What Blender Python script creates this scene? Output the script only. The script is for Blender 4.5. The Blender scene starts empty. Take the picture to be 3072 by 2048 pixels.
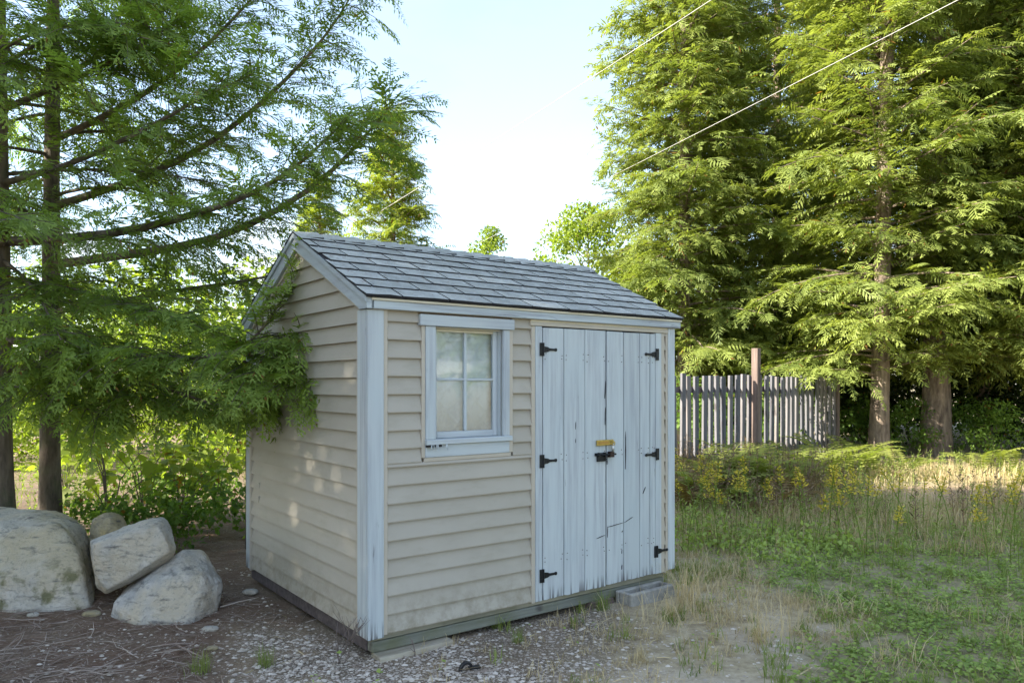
import bpy, bmesh, math, random
import numpy as np
from mathutils import Vector, Matrix, Quaternion, noise as mnoise

R = math.radians
sc = bpy.context.scene
COL = sc.collection
random.seed(7)

# ------------------------------------------------------------------ camera
CAM_H, FOC, HOR = 1.51, 2266.0, 1151.0          # eye height, focal length and horizon row in photo pixels
cam_d = bpy.data.cameras.new('camera')
cam = bpy.data.objects.new('camera', cam_d)
COL.objects.link(cam)
cam.location = (0, 0, CAM_H)
cam.rotation_euler = (R(90), 0, 0)
cam_d.sensor_width = 36.0
cam_d.lens = 36.0 * FOC / 3072.0
cam_d.shift_y = (HOR - 1024.0) / 3072.0
cam_d.clip_start = 0.05
cam_d.clip_end = 3000
sc.camera = cam

# ------------------------------------------------------------------ sun and sky
SUN_AZ = math.atan2(-0.945, -0.325)               # clockwise from +Y
SUN_EL = R(31)
S = Vector((math.sin(SUN_AZ) * math.cos(SUN_EL), math.cos(SUN_AZ) * math.cos(SUN_EL), math.sin(SUN_EL)))
sun_d = bpy.data.lights.new('sun', 'SUN')
sun_d.energy = 3.1
sun_d.angle = R(0.53)
sun_d.color = (1.0, 0.93, 0.80)
sun = bpy.data.objects.new('sun', sun_d)
COL.objects.link(sun)
sun.rotation_euler = S.to_track_quat('Z', 'Y').to_euler()
sun.location = S * 60

world = bpy.data.worlds.new('World')
sc.world = world
world.use_nodes = True
wt = world.node_tree
for n in list(wt.nodes):
    wt.nodes.remove(n)
def wn(t, **k):
    n = wt.nodes.new(t)
    for a, b in k.items():
        setattr(n, a, b)
    return n
w_out = wn('ShaderNodeOutputWorld')
w_bg = wn('ShaderNodeBackground')
w_sky = wn('ShaderNodeTexSky', sky_type='NISHITA', sun_disc=False)
w_sky.sun_elevation = SUN_EL
w_sky.sun_rotation = SUN_AZ % (2 * math.pi)
w_sky.air_density = 1.0
w_sky.dust_density = 0.9
w_sky.ozone_density = 1.0
w_tc = wn('ShaderNodeTexCoord')
w_sep = wn('ShaderNodeSeparateXYZ')
w_div = wn('ShaderNodeMath', operation='ADD'); w_div.inputs[1].default_value = 0.22
w_vm = wn('ShaderNodeVectorMath', operation='DIVIDE')
w_cmb = wn('ShaderNodeCombineXYZ')
w_no = wn('ShaderNodeTexNoise'); w_no.inputs['Scale'].default_value = 2.1; w_no.inputs['Detail'].default_value = 7; w_no.inputs['Roughness'].default_value = 0.55
w_rp = wn('ShaderNodeValToRGB')
w_rp.color_ramp.elements[0].position = 0.50; w_rp.color_ramp.elements[1].position = 0.60
w_el = wn('ShaderNodeMapRange'); w_el.inputs[1].default_value = 0.08; w_el.inputs[2].default_value = 0.30; w_el.inputs[3].default_value = 1.0; w_el.inputs[4].default_value = 0.06
w_mu = wn('ShaderNodeMath', operation='MULTIPLY')
w_mix = wn('ShaderNodeMix', data_type='RGBA')
w_veil = wn('ShaderNodeMix', data_type='RGBA'); w_veil.inputs[0].default_value = 0.30
CLOUD = (2.2, 2.2, 2.2, 1)
w_veil.inputs[7].default_value = (1.65, 1.7, 1.9, 1)
w_mix.inputs[7].default_value = CLOUD
L = wt.links.new
L(w_tc.outputs['Generated'], w_sep.inputs[0])
L(w_sep.outputs['Z'], w_div.inputs[0])
for i in range(3):
    L(w_div.outputs[0], w_cmb.inputs[i])
L(w_tc.outputs['Generated'], w_vm.inputs[0]); L(w_cmb.outputs[0], w_vm.inputs[1])
L(w_vm.outputs[0], w_no.inputs['Vector'])
L(w_no.outputs['Fac'], w_rp.inputs[0])
L(w_sep.outputs['Z'], w_el.inputs[0])
L(w_rp.outputs[0], w_mu.inputs[0]); L(w_el.outputs[0], w_mu.inputs[1])
L(w_sky.outputs[0], w_veil.inputs[6])
L(w_veil.outputs[2], w_mix.inputs[6])
L(w_mu.outputs[0], w_mix.inputs[0])
L(w_mix.outputs[2], w_bg.inputs['Color'])
w_bg.inputs['Strength'].default_value = 0.10
L(w_bg.outputs[0], w_out.inputs[0])

sc.view_settings.view_transform = 'Standard'
sc.view_settings.look = 'None'
sc.view_settings.gamma = 1.0
sc.view_settings.exposure = 2.58
sc.view_settings.use_curve_mapping = False
sc.render.engine = 'CYCLES'
sc.cycles.max_bounces = 8
sc.cycles.diffuse_bounces = 4
sc.cycles.transparent_max_bounces = 12
sc.cycles.use_denoising = True

# ------------------------------------------------------------------ helpers
def at(xd, yd, Y):
    """A point at depth Y seen at (xd, yd) of the 2352-wide photograph."""
    k = 3072 / 2352
    return Vector(((xd * k - 1536) * Y / FOC, Y, CAM_H + (HOR - yd * k) * Y / FOC))

def link(o, parent=None):
    COL.objects.link(o)
    if parent is not None:
        o.parent = parent
    return o

def tag(o, label=None, cat=None, group=None, kind=None):
    if label: o['label'] = label
    if cat: o['category'] = cat
    if group: o['group'] = group
    if kind: o['kind'] = kind
    return o

def empty(name, loc, rz=0.0, **k):
    o = bpy.data.objects.new(name, None)
    o.empty_display_size = 0.1
    o.location = loc
    o.rotation_euler = (0, 0, rz)
    link(o)
    return tag(o, **k)

class MB:
    """Collects boxes, prisms and tubes into one mesh."""
    def __init__(s): s.v = []; s.f = []; s.m = []
    def add(s, vs, fs, m=0):
        b = len(s.v)
        s.v += [tuple(p) for p in vs]
        for f in fs:
            s.f.append([b + i for i in f]); s.m.append(m)
        return s
    def box(s, a, b, m=0, jit=0.0):
        x0, y0, z0 = a; x1, y1, z1 = b
        j = lambda: random.uniform(-jit, jit)
        vs = [(x + j(), y + j(), z + j()) for z in (z0, z1) for y in (y0, y1) for x in (x0, x1)]
        return s.add(vs, [(0, 2, 3, 1), (4, 5, 7, 6), (0, 1, 5, 4), (2, 6, 7, 3), (0, 4, 6, 2), (1, 3, 7, 5)], m)
    def prism(s, pts, ext, m=0):
        """polygon pts (3d) extruded by the vector ext"""
        n = len(pts); e = Vector(ext)
        vs = [Vector(p) for p in pts] + [Vector(p) + e for p in pts]
        fs = [list(range(n))[::-1], list(range(n, 2 * n))] + [(i, (i + 1) % n, n + (i + 1) % n, n + i) for i in range(n)]
        return s.add(vs, fs, m)
    def tube(s, pts, rad, n=6, m=0, cap=True):
        pts = [Vector(p) for p in pts]
        if not hasattr(rad, '__len__'): rad = [rad] * len(pts)
        rings = []; up = None
        for i, p in enumerate(pts):
            d = (pts[min(i + 1, len(pts) - 1)] - pts[max(i - 1, 0)])
            d = d.normalized() if d.length > 1e-9 else Vector((0, 0, 1))
            if up is None:
                up = d.orthogonal().normalized()
            else:
                up = (up - d * up.dot(d))
                up = up.normalized() if up.length > 1e-6 else d.orthogonal().normalized()
            w = d.cross(up)
            rings.append([p + (up * math.cos(2 * math.pi * k / n) + w * math.sin(2 * math.pi * k / n)) * rad[i] for k in range(n)])
        vs = [q for r in rings for q in r]; fs = []
        for i in range(len(pts) - 1):
            for k in range(n):
                a = i * n + k; b = i * n + (k + 1) % n
                fs.append((a, b, b + n, a + n))
        if cap:
            fs.append(tuple(range(n))[::-1]); fs.append(tuple((len(pts) - 1) * n + k for k in range(n)))
        return s.add(vs, fs, m)
    def mesh(s, name, mats, smooth=False, bevel=0.0):
        me = bpy.data.meshes.new(name)
        me.from_pydata(s.v, [], s.f)
        mats = mats if isinstance(mats, (list, tuple)) else [mats]
        for q in mats: me.materials.append(q)
        if len(mats) > 1:
            me.polygons.foreach_set('material_index', s.m)
        if bevel > 0:
            bm = bmesh.new(); bm.from_mesh(me)
            bmesh.ops.bevel(bm, geom=list(bm.edges), offset=bevel, segments=1, affect='EDGES', clamp_overlap=True)
            bm.to_mesh(me); bm.free()
        if smooth:
            me.polygons.foreach_set('use_smooth', [True] * len(me.polygons))
        me.update()
        return me
    def build(s, name, mats, parent=None, smooth=False, bevel=0.0):
        return link(bpy.data.objects.new(name, s.mesh(name, mats, smooth, bevel)), parent)

def np_mesh(name, V, F, mat, tint=None, smooth=False):
    """V (n,3), F (m,k) with k corners each -> mesh"""
    me = bpy.data.meshes.new(name)
    V = np.asarray(V, dtype=np.float32); F = np.asarray(F, dtype=np.int32)
    m, k = F.shape
    me.vertices.add(len(V)); me.vertices.foreach_set('co', V.ravel())
    me.loops.add(m * k); me.loops.foreach_set('vertex_index', F.ravel())
    me.polygons.add(m)
    me.polygons.foreach_set('loop_start', np.arange(0, m * k, k, dtype=np.int32))
    me.polygons.foreach_set('loop_total', np.full(m, k, dtype=np.int32))
    if smooth: me.polygons.foreach_set('use_smooth', np.ones(m, dtype=bool))
    if tint is not None:
        a = me.attributes.new('tint', 'FLOAT', 'POINT')
        a.data.foreach_set('value', np.asarray(tint, dtype=np.float32))
    for q in (mat if isinstance(mat, (list, tuple)) else [mat]): me.materials.append(q)
    me.update(calc_edges=True)
    return me

def np_obj(name, V, F, mat, tint=None, parent=None, smooth=False):
    return link(bpy.data.objects.new(name, np_mesh(name, V, F, mat, tint, smooth)), parent)

# ------------------------------------------------------------------ materials
def mat_new(name):
    m = bpy.data.materials.new(name); m.use_nodes = True
    nt = m.node_tree
    b = nt.nodes.get('Principled BSDF')
    return m, nt, b

def nd(nt, t, **k):
    n = nt.nodes.new(t)
    for a, b in k.items(): setattr(n, a, b)
    return n

def noise_n(nt, vec, scale, detail=5, rough=0.55, sc3=None):
    n = nd(nt, 'ShaderNodeTexNoise')
    n.inputs['Scale'].default_value = scale; n.inputs['Detail'].default_value = detail; n.inputs['Roughness'].default_value = rough
    if sc3 is not None:
        mp = nd(nt, 'ShaderNodeMapping'); mp.inputs['Scale'].default_value = sc3
        nt.links.new(vec, mp.inputs['Vector']); vec = mp.outputs[0]
    nt.links.new(vec, n.inputs['Vector'])
    return n.outputs['Fac']

def ramp(nt, fac, stops):
    r = nd(nt, 'ShaderNodeValToRGB')
    e = r.color_ramp.elements
    while len(e) < len(stops): e.new(0.5)
    for q, (p, c) in zip(e, stops):
        q.position = p
        q.color = (c, c, c, 1) if not hasattr(c, '__len__') else (*c, 1)
    nt.links.new(fac, r.inputs[0])
    return r.outputs[0]

def mix(nt, fac, a, b, mode='MIX'):
    m = nd(nt, 'ShaderNodeMix', data_type='RGBA', blend_type=mode)
    for sock, val in ((0, fac), (6, a), (7, b)):
        if hasattr(val, 'is_linked') or hasattr(val, 'links'):
            nt.links.new(val, m.inputs[sock])
        elif sock == 0: m.inputs[0].default_value = val
        else: m.inputs[sock].default_value = (*val, 1)
    return m.outputs[2]

def math_n(nt, op, a, b=None):
    m = nd(nt, 'ShaderNodeMath', operation=op)
    for i, v in enumerate((a, b)):
        if v is None: continue
        if hasattr(v, 'links'): nt.links.new(v, m.inputs[i])
        else: m.inputs[i].default_value = v
    return m.outputs[0]

def bump(nt, b, h, strength=0.3, dist=0.01):
    n = nd(nt, 'ShaderNodeBump'); n.inputs['Strength'].default_value = strength; n.inputs['Distance'].default_value = dist
    nt.links.new(h, n.inputs['Height']); nt.links.new(n.outputs[0], b.inputs['Normal'])

def obj_co(nt):
    return nd(nt, 'ShaderNodeTexCoord').outputs['Object']

def rnd_co(nt):
    """object coordinates shifted per object, so that alike pieces differ"""
    oi = nd(nt, 'ShaderNodeObjectInfo')
    k = math_n(nt, 'MULTIPLY', oi.outputs['Random'], 37.0)
    ad = nd(nt, 'ShaderNodeVectorMath', operation='ADD')
    nt.links.new(obj_co(nt), ad.inputs[0]); nt.links.new(k, ad.inputs[1])
    return ad.outputs[0], oi.outputs['Random']

def paint_mat(name, axis, base=(0.49, 0.535, 0.54), wear=1.0, foot=None):
    """weathered pale paint over grey wood, grain running along axis"""
    m, nt, b = mat_new(name)
    co, rn = rnd_co(nt)
    st = [38, 38, 38]; st[axis] = 1.6
    st2 = [60, 60, 60]; st2[axis] = 5.0
    st3 = [9, 9, 9]; st3[axis] = 1.3
    g1 = noise_n(nt, co, 1.0, 6, 0.62, st)
    g2 = noise_n(nt, co, 1.0, 4, 0.6, st2)
    g3 = noise_n(nt, co, 1.0, 5, 0.6, st3)
    worn = ramp(nt, g3, [(0.34, 0.1), (0.60, 1.0)])
    streak = ramp(nt, g1, [(0.40, 0.0), (0.62, 1.0)])
    f = math_n(nt, 'MULTIPLY', worn, streak)
    f = math_n(nt, 'MULTIPLY', f, 0.62 * wear)
    tone = ramp(nt, rn, [(0.0, tuple(c * 0.93 for c in base)), (1.0, tuple(c * 1.05 for c in base))])
    c = mix(nt, f, tone, (0.27, 0.28, 0.315))
    stain = noise_n(nt, co, 2.3, 4)
    c = mix(nt, ramp(nt, stain, [(0.45, 0.0), (0.8, 0.35)]), c, (0.40, 0.49, 0.52))
    # flakes gone to dark wood
    pk = math_n(nt, 'MULTIPLY', ramp(nt, g2, [(0.63, 0.0), (0.68, 1.0)]), ramp(nt, g3, [(0.56, 0.0), (0.64, 1.0)]))
    if foot is not None:
        sx = nd(nt, 'ShaderNodeSeparateXYZ'); nt.links.new(obj_co(nt), sx.inputs[0])
        ft = nd(nt, 'ShaderNodeMapRange'); nt.links.new(sx.outputs['Z'], ft.inputs[0])
        ft.inputs[1].default_value = foot + 0.085; ft.inputs[2].default_value = foot - 0.01
        fl = math_n(nt, 'MULTIPLY', ft.outputs[0], ramp(nt, g1, [(0.50, 0.0), (0.535, 1.0)]))
        pk = math_n(nt, 'MAXIMUM', pk, math_n(nt, 'MULTIPLY', fl, 0.95))
    c = mix(nt, math_n(nt, 'MULTIPLY', pk, 0.9 * min(1, wear)), c, (0.075, 0.07, 0.07))
    nt.links.new(c, b.inputs['Base Color'])
    b.inputs['Roughness'].default_value = 0.62
    h = math_n(nt, 'SUBTRACT', g1, pk)
    bump(nt, b, h, 0.35, 0.002)
    return m

def simple_mat(name, col, rough=0.6, metal=0.0, var=0.12, scale=9.0, bmp=0.0, bscale=120.0, rnd=0.0):
    m, nt, b = mat_new(name)
    co, rn = rnd_co(nt)
    n = noise_n(nt, co, scale, 6, 0.6)
    lo = tuple(max(0, c * (1 - var)) for c in col); hi = tuple(c * (1 + var) for c in col)
    c = ramp(nt, n, [(0.3, lo), (0.7, hi)])
    if rnd > 0:
        k = ramp(nt, rn, [(0, (1 - rnd,) * 3), (1, (1 + rnd * 0.4,) * 3)])
        c = mix(nt, 1.0, c, k, 'MULTIPLY')
    nt.links.new(c, b.inputs['Base Color'])
    b.inputs['Roughness'].default_value = rough; b.inputs['Metallic'].default_value = metal
    if bmp > 0:
        bump(nt, b, noise_n(nt, co, bscale, 5, 0.6), bmp, 0.004)
    return m

def leaf_mat(name, dark, light, trans=0.45, tcol=None, rough=0.55, gloss=0.25):
    """thin leaves: hue from the tint stored on the leaves, part of the light passes through"""
    m, nt, b = mat_new(name)
    a = nd(nt, 'ShaderNodeAttribute', attribute_name='tint')
    c = ramp(nt, a.outputs['Fac'], [(0.0, dark), (0.9, light), (0.975, light), (1.0, (0.20, 0.11, 0.03))])
    nt.links.new(c, b.inputs['Base Color'])
    b.inputs['Roughness'].default_value = rough
    b.inputs['Specular IOR Level'].default_value = gloss
    t = nd(nt, 'ShaderNodeBsdfTranslucent')
    tc = mix(nt, 1.0, c, tcol or (1.35, 1.45, 0.6), 'MULTIPLY')
    nt.links.new(tc, t.inputs['Color'])
    mx = nd(nt, 'ShaderNodeMixShader'); mx.inputs[0].default_value = trans
    nt.links.new(b.outputs[0], mx.inputs[1]); nt.links.new(t.outputs[0], mx.inputs[2])
    nt.links.new(mx.outputs[0], nt.nodes['Material Output'].inputs['Surface'])
    return m

def bark_mat(name, dark, light, scale=1.0, moss=0.0):
    m, nt, b = mat_new(name)
    co = obj_co(nt)
    n1 = noise_n(nt, co, 14 * scale, 8, 0.68, (1, 1, 0.22))
    n2 = noise_n(nt, co, 3 * scale, 4)
    c = ramp(nt, n1, [(0.36, dark), (0.50, tuple((a + d) / 2 for a, d in zip(dark, light))), (0.66, light)])
    c = mix(nt, ramp(nt, n2, [(0.52, 0.0), (0.72, 0.6)]), c, tuple(x * 0.6 for x in dark))
    if moss:
        c = mix(nt, ramp(nt, noise_n(nt, co, 5, 5), [(0.5, 0.0), (0.7, moss)]), c, (0.09, 0.11, 0.045))
    nt.links.new(c, b.inputs['Base Color']); b.inputs['Roughness'].default_value = 0.9
    bump(nt, b, n1, 0.9, 0.02)
    return m

M = {}
M['paint_v'] = paint_mat('paint_upright', 2, foot=0.0)
M['paint_h'] = paint_mat('paint_level', 0, wear=1.1)
M['paint_rake'] = paint_mat('paint_rake', 1, base=(0.40, 0.455, 0.475), wear=0.8)
M['paint_fascia'] = paint_mat('paint_fascia', 0, base=(0.46, 0.515, 0.53), wear=1.5)
M['jchannel'] = simple_mat('beige_vinyl_trim', (0.46, 0.41, 0.33), 0.5, var=0.06, scale=5)
M['drip'] = simple_mat('cream_drip_edge', (0.62, 0.57, 0.44), 0.5, var=0.07)

def siding_mat():
    m, nt, b = mat_new('beige_vinyl_siding')
    co, rn = rnd_co(nt)
    c = ramp(nt, noise_n(nt, co, 1.6, 4), [(0.3, (0.365, 0.33, 0.268)), (0.7, (0.41, 0.375, 0.312))])
    k = ramp(nt, rn, [(0, (0.96,) * 3), (1, (1.03,) * 3)])
    c = mix(nt, 1.0, c, k, 'MULTIPLY')
    grime = noise_n(nt, co, 5.0, 7, 0.65, (1, 1, 3))
    c = mix(nt, ramp(nt, grime, [(0.50, 0.0), (0.78, 0.45)]), c, (0.27, 0.25, 0.18))
    sx = nd(nt, 'ShaderNodeSeparateXYZ'); nt.links.new(obj_co(nt), sx.inputs[0])
    mr = nd(nt, 'ShaderNodeMapRange'); nt.links.new(sx.outputs['Z'], mr.inputs[0]); mr.inputs[1].default_value = 0.26; mr.inputs[2].default_value = 0.0
    sp = math_n(nt, 'MULTIPLY', mr.outputs[0], ramp(nt, noise_n(nt, obj_co(nt), 13, 7, 0.7), [(0.42, 0.0), (0.66, 0.75)]))
    c = mix(nt, sp, c, (0.20, 0.175, 0.115))
    nt.links.new(c, b.inputs['Base Color']); b.inputs['Roughness'].default_value = 0.52
    bump(nt, b, noise_n(nt, co, 1.0, 5, 0.6, (4, 4, 70)), 0.10, 0.002)
    return m
M['siding'] = siding_mat()

def shingle_mat():
    m, nt, b = mat_new('asphalt_granules')
    co, rn = rnd_co(nt)
    g = noise_n(nt, co, 330, 3, 0.7)
    p = noise_n(nt, co, 7, 5, 0.6)
    base = ramp(nt, rn, [(0, (0.39, 0.40, 0.35)), (0.5, (0.47, 0.48, 0.42)), (1, (0.55, 0.555, 0.49))])
    c = mix(nt, ramp(nt, g, [(0.36, 0.62), (0.60, 0.0)]), base, (0.10, 0.11, 0.125))
    c = mix(nt, ramp(nt, p, [(0.42, 0.0), (0.68, 0.6)]), c, (0.19, 0.205, 0.185))
    c = mix(nt, ramp(nt, noise_n(nt, co, 22, 6, 0.7), [(0.52, 0.0), (0.66, 0.45)]), c, (0.58, 0.60, 0.57))
    c = mix(nt, ramp(nt, noise_n(nt, co, 15, 6, 0.7), [(0.66, 0.0), (0.74, 0.8)]), c, (0.05, 0.047, 0.05))
    nt.links.new(c, b.inputs['Base Color']); b.inputs['Roughness'].default_value = 0.9
    bump(nt, b, g, 0.5, 0.003)
    return m
M['shingle'] = shingle_mat()
M['asphalt_edge'] = simple_mat('bare_asphalt_edge', (0.018, 0.018, 0.02), 0.85)
M['black_iron'] = simple_mat('black_iron', (0.012, 0.014, 0.017), 0.45, 0.4, var=0.5, scale=60)
M['brass'] = simple_mat('brass', (0.47, 0.35, 0.10), 0.42, 0.75, var=0.3, scale=30)
M['steel'] = simple_mat('dull_steel', (0.55, 0.56, 0.55), 0.4, 0.8, var=0.2)
M['nail'] = simple_mat('rusty_nail', (0.10, 0.065, 0.05), 0.7, 0.3)
M['dark_slit'] = simple_mat('split_wood_and_gap_shade', (0.02, 0.018, 0.017), 0.9)  # dark of split wood; also stands in for shade in the door gaps

def board_mat(name, a, c_, axis=0, moss=0.0, sc_=1.0):
    m, nt, b = mat_new(name)
    co, rn = rnd_co(nt)
    st = [26 * sc_] * 3; st[axis] = 1.2 * sc_
    g = noise_n(nt, co, 1.0, 7, 0.65, st)
    c = ramp(nt, g, [(0.33, a), (0.68, c_)])
    k = ramp(nt, rn, [(0, (0.62, 0.63, 0.68)), (0.5, (0.95, 0.93, 0.92)), (1, (1.25, 1.12, 1.0))])
    c = mix(nt, 1.0, c, k, 'MULTIPLY')
    kn = ramp(nt, noise_n(nt, co, 1.0, 3, 0.5, tuple(9 if i != axis else 3.0 for i in range(3))), [(0.63, 0.0), (0.70, 0.75)])
    c = mix(nt, kn, c, (0.045, 0.035, 0.035))
    if moss:
        c = mix(nt, ramp(nt, noise_n(nt, co, 4, 5), [(0.42, 0.0), (0.66, moss)]), c, (0.11, 0.115, 0.045))
    nt.links.new(c, b.inputs['Base Color']); b.inputs['Roughness'].default_value = 0.85
    bump(nt, b, g, 0.5, 0.003)
    return m
M['sill'] = board_mat('treated_sill_wood', (0.15, 0.16, 0.13), (0.30, 0.31, 0.26), 0, moss=0.6)
M['picket'] = board_mat('weathered_picket_wood', (0.075, 0.075, 0.082), (0.20, 0.195, 0.205), 2)
M['rail'] = board_mat('weathered_rail_wood', (0.09, 0.07, 0.065), (0.20, 0.16, 0.15), 0)
M['post'] = board_mat('brown_post_wood', (0.09, 0.065, 0.055), (0.22, 0.165, 0.14), 2)
M['shim'] = board_mat('old_grey_board', (0.24, 0.22, 0.17), (0.44, 0.42, 0.35), 0, moss=0.3)
M['concrete'] = simple_mat('grey_concrete', (0.30, 0.285, 0.25), 0.95, var=0.35, scale=14, bmp=0.8, bscale=60)
M['black_plastic'] = simple_mat('black_plastic', (0.015, 0.015, 0.017), 0.4)

def glass_mat():
    m, nt, b = mat_new('window_glass')
    nt.nodes.remove(b)
    tr = nd(nt, 'ShaderNodeBsdfTransparent'); tr.inputs[0].default_value = (0.93, 0.95, 0.94, 1)
    gl = nd(nt, 'ShaderNodeBsdfGlossy'); gl.inputs['Roughness'].default_value = 0.03
    fr = nd(nt, 'ShaderNodeFresnel'); fr.inputs[0].default_value = 1.55
    k = math_n(nt, 'MULTIPLY', fr.outputs[0], 3.2)
    mx = nd(nt, 'ShaderNodeMixShader')
    nt.links.new(k, mx.inputs[0]); nt.links.new(tr.outputs[0], mx.inputs[1]); nt.links.new(gl.outputs[0], mx.inputs[2])
    bp = nd(nt, 'ShaderNodeBump'); bp.inputs['Strength'].default_value = 0.05
    nt.links.new(noise_n(nt, obj_co(nt), 6, 2), bp.inputs['Height']); nt.links.new(bp.outputs[0], gl.inputs['Normal'])
    df_ = nd(nt, 'ShaderNodeBsdfDiffuse'); df_.inputs[0].default_value = (0.52, 0.54, 0.53, 1)
    dn = math_n(nt, 'MULTIPLY', noise_n(nt, obj_co(nt), 9, 8, 0.7), noise_n(nt, obj_co(nt), 2.5, 3))
    m2 = nd(nt, 'ShaderNodeMixShader'); nt.links.new(ramp(nt, dn, [(0.22, 0.03), (0.42, 0.35)]), m2.inputs[0])
    nt.links.new(mx.outputs[0], m2.inputs[1]); nt.links.new(df_.outputs[0], m2.inputs[2])
    nt.links.new(m2.outputs[0], nt.nodes['Material Output'].inputs['Surface'])
    return m
M['glass'] = glass_mat()

def curtain_mat():
    m, nt, b = mat_new('white_lattice_curtain')
    co = obj_co(nt)
    sx = nd(nt, 'ShaderNodeSeparateXYZ'); nt.links.new(co, sx.inputs[0])
    def lat(sign):
        z = math_n(nt, 'MULTIPLY', sx.outputs['Z'], 0.95 * sign)
        a = math_n(nt, 'ADD', sx.outputs['X'], z)
        a = math_n(nt, 'MULTIPLY', a, 1 / 0.135)
        a = math_n(nt, 'FRACT', a)
        a = math_n(nt, 'ABSOLUTE', math_n(nt, 'SUBTRACT', a, 0.5))
        return ramp(nt, a, [(0.0, 1.0), (0.035, 0.2), (0.06, 0.9), (0.10, 0.0)])
    l = math_n(nt, 'MAXIMUM', lat(1), lat(-1))
    c = mix(nt, math_n(nt, 'MULTIPLY', l, 0.12), (0.78, 0.87, 0.93), (0.60, 0.67, 0.72))
    ed = nd(nt, 'ShaderNodeMapRange'); nt.links.new(sx.outputs['X'], ed.inputs[0]); ed.inputs[1].default_value = 0.81; ed.inputs[2].default_value = 0.885
    st = math_n(nt, 'MULTIPLY', ed.outputs[0], ramp(nt, noise_n(nt, co, 16, 6, 0.7), [(0.35, 0.3), (0.62, 1.0)]))
    c = mix(nt, st, c, (0.26, 0.17, 0.07))
    nt.links.new(c, b.inputs['Base Color']); b.inputs['Roughness'].default_value = 0.8
    bump(nt, b, l, 0.25, 0.01)
    return m
M['curtain'] = curtain_mat()
M['inside'] = simple_mat('bare_plywood', (0.30, 0.22, 0.13), 0.8)

def rock_mat(name, a, b_, tan, tanamt, moss=0.0):
    m, nt, b = mat_new(name)
    co = obj_co(nt)
    n1 = noise_n(nt, co, 6.0, 10, 0.74)
    n2 = noise_n(nt, co, 30, 6, 0.7)
    n3 = noise_n(nt, co, 2.2, 4, 0.55)
    lay = noise_n(nt, co, 1.0, 7, 0.65, (7, 7, 26))
    c = ramp(nt, n1, [(0.33, a), (0.66, b_)])
    c = mix(nt, ramp(nt, n3, [(0.44, 0.0), (0.60, tanamt)]), c, tan)
    c = mix(nt, ramp(nt, n2, [(0.30, 0.6), (0.46, 0.0)]), c, (0.13, 0.13, 0.12))
    c = mix(nt, ramp(nt, n2, [(0.58, 0.0), (0.75, 0.4)]), c, (0.52, 0.51, 0.48))
    c = mix(nt, ramp(nt, lay, [(0.55, 0.0), (0.68, 0.75)]), c, (0.12, 0.115, 0.11))
    if moss:
        sx = nd(nt, 'ShaderNodeSeparateXYZ'); nt.links.new(co, sx.inputs[0])
        mr = nd(nt, 'ShaderNodeMapRange'); nt.links.new(sx.outputs['Z'], mr.inputs[0]); mr.inputs[1].default_value = 0.16; mr.inputs[2].default_value = 0.02
        c = mix(nt, math_n(nt, 'MULTIPLY', mr.outputs[0], ramp(nt, noise_n(nt, co, 9, 6), [(0.5, 0.0), (0.62, moss)])), c, (0.13, 0.13, 0.04))
    nt.links.new(c, b.inputs['Base Color']); b.inputs['Roughness'].default_value = 0.88
    h = math_n(nt, 'ADD', math_n(nt, 'MULTIPLY', n2, 0.5), math_n(nt, 'ADD', n1, lay))
    bump(nt, b, h, 1.0, 0.035)
    return m
M['rock_grey'] = rock_mat('grey_granite', (0.44, 0.43, 0.40), (0.76, 0.73, 0.67), (0.64, 0.53, 0.35), 0.65)
M['rock_tan'] = rock_mat('tan_granite', (0.48, 0.44, 0.36), (0.74, 0.69, 0.59), (0.62, 0.51, 0.31), 0.7, moss=0.8)
M['rock_ochre'] = rock_mat('ochre_stone', (0.34, 0.29, 0.18), (0.55, 0.48, 0.34), (0.48, 0.36, 0.14), 0.7)

M['hem_near'] = leaf_mat('hemlock_needles_near', (0.085, 0.15, 0.035), (0.29, 0.385, 0.085), 0.5)
M['hem_far'] = leaf_mat('hemlock_needles_far', (0.08, 0.125, 0.03), (0.27, 0.32, 0.08), 0.45, tcol=(1.3, 1.3, 0.6))
M['spruce'] = leaf_mat('spruce_needles', (0.09, 0.13, 0.02), (0.29, 0.33, 0.055), 0.45)
M['leaf_bright'] = leaf_mat('bright_broad_leaves', (0.10, 0.17, 0.022), (0.27, 0.33, 0.05), 0.5)
M['leaf_mid'] = leaf_mat('mid_broad_leaves', (0.06, 0.125, 0.025), (0.17, 0.26, 0.05), 0.5)
M['leaf_shaded'] = leaf_mat('shaded_forest_leaves', (0.020, 0.040, 0.012), (0.06, 0.085, 0.022), 0.35)  # the wood's shade is put into the colour: darker copy of the leaves
M['fern'] = leaf_mat('fern_fronds', (0.10, 0.15, 0.03), (0.30, 0.32, 0.085), 0.45)
M['fern_dry'] = leaf_mat('dry_fern_fronds', (0.13, 0.085, 0.035), (0.26, 0.18, 0.075), 0.3)
M['grass'] = leaf_mat('green_grass', (0.11, 0.17, 0.04), (0.32, 0.37, 0.10), 0.35)
M['straw'] = leaf_mat('dry_straw', (0.34, 0.265, 0.12), (0.72, 0.60, 0.36), 0.25, tcol=(1.1, 1.0, 0.75))
M['clover'] = leaf_mat('clover_leaves', (0.14, 0.23, 0.055), (0.39, 0.48, 0.13), 0.35)
M['weed_brown'] = leaf_mat('brown_dry_weeds', (0.11, 0.075, 0.045), (0.34, 0.25, 0.15), 0.25, tcol=(1.1, 1.0, 0.8))
M['gold'] = leaf_mat('goldenrod_bloom', (0.50, 0.40, 0.04), (0.76, 0.63, 0.08), 0.25, tcol=(1.0, 0.95, 0.5))
M['bark_near'] = bark_mat('hemlock_bark_near', (0.075, 0.058, 0.045), (0.24, 0.19, 0.14), moss=0.6)
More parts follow.
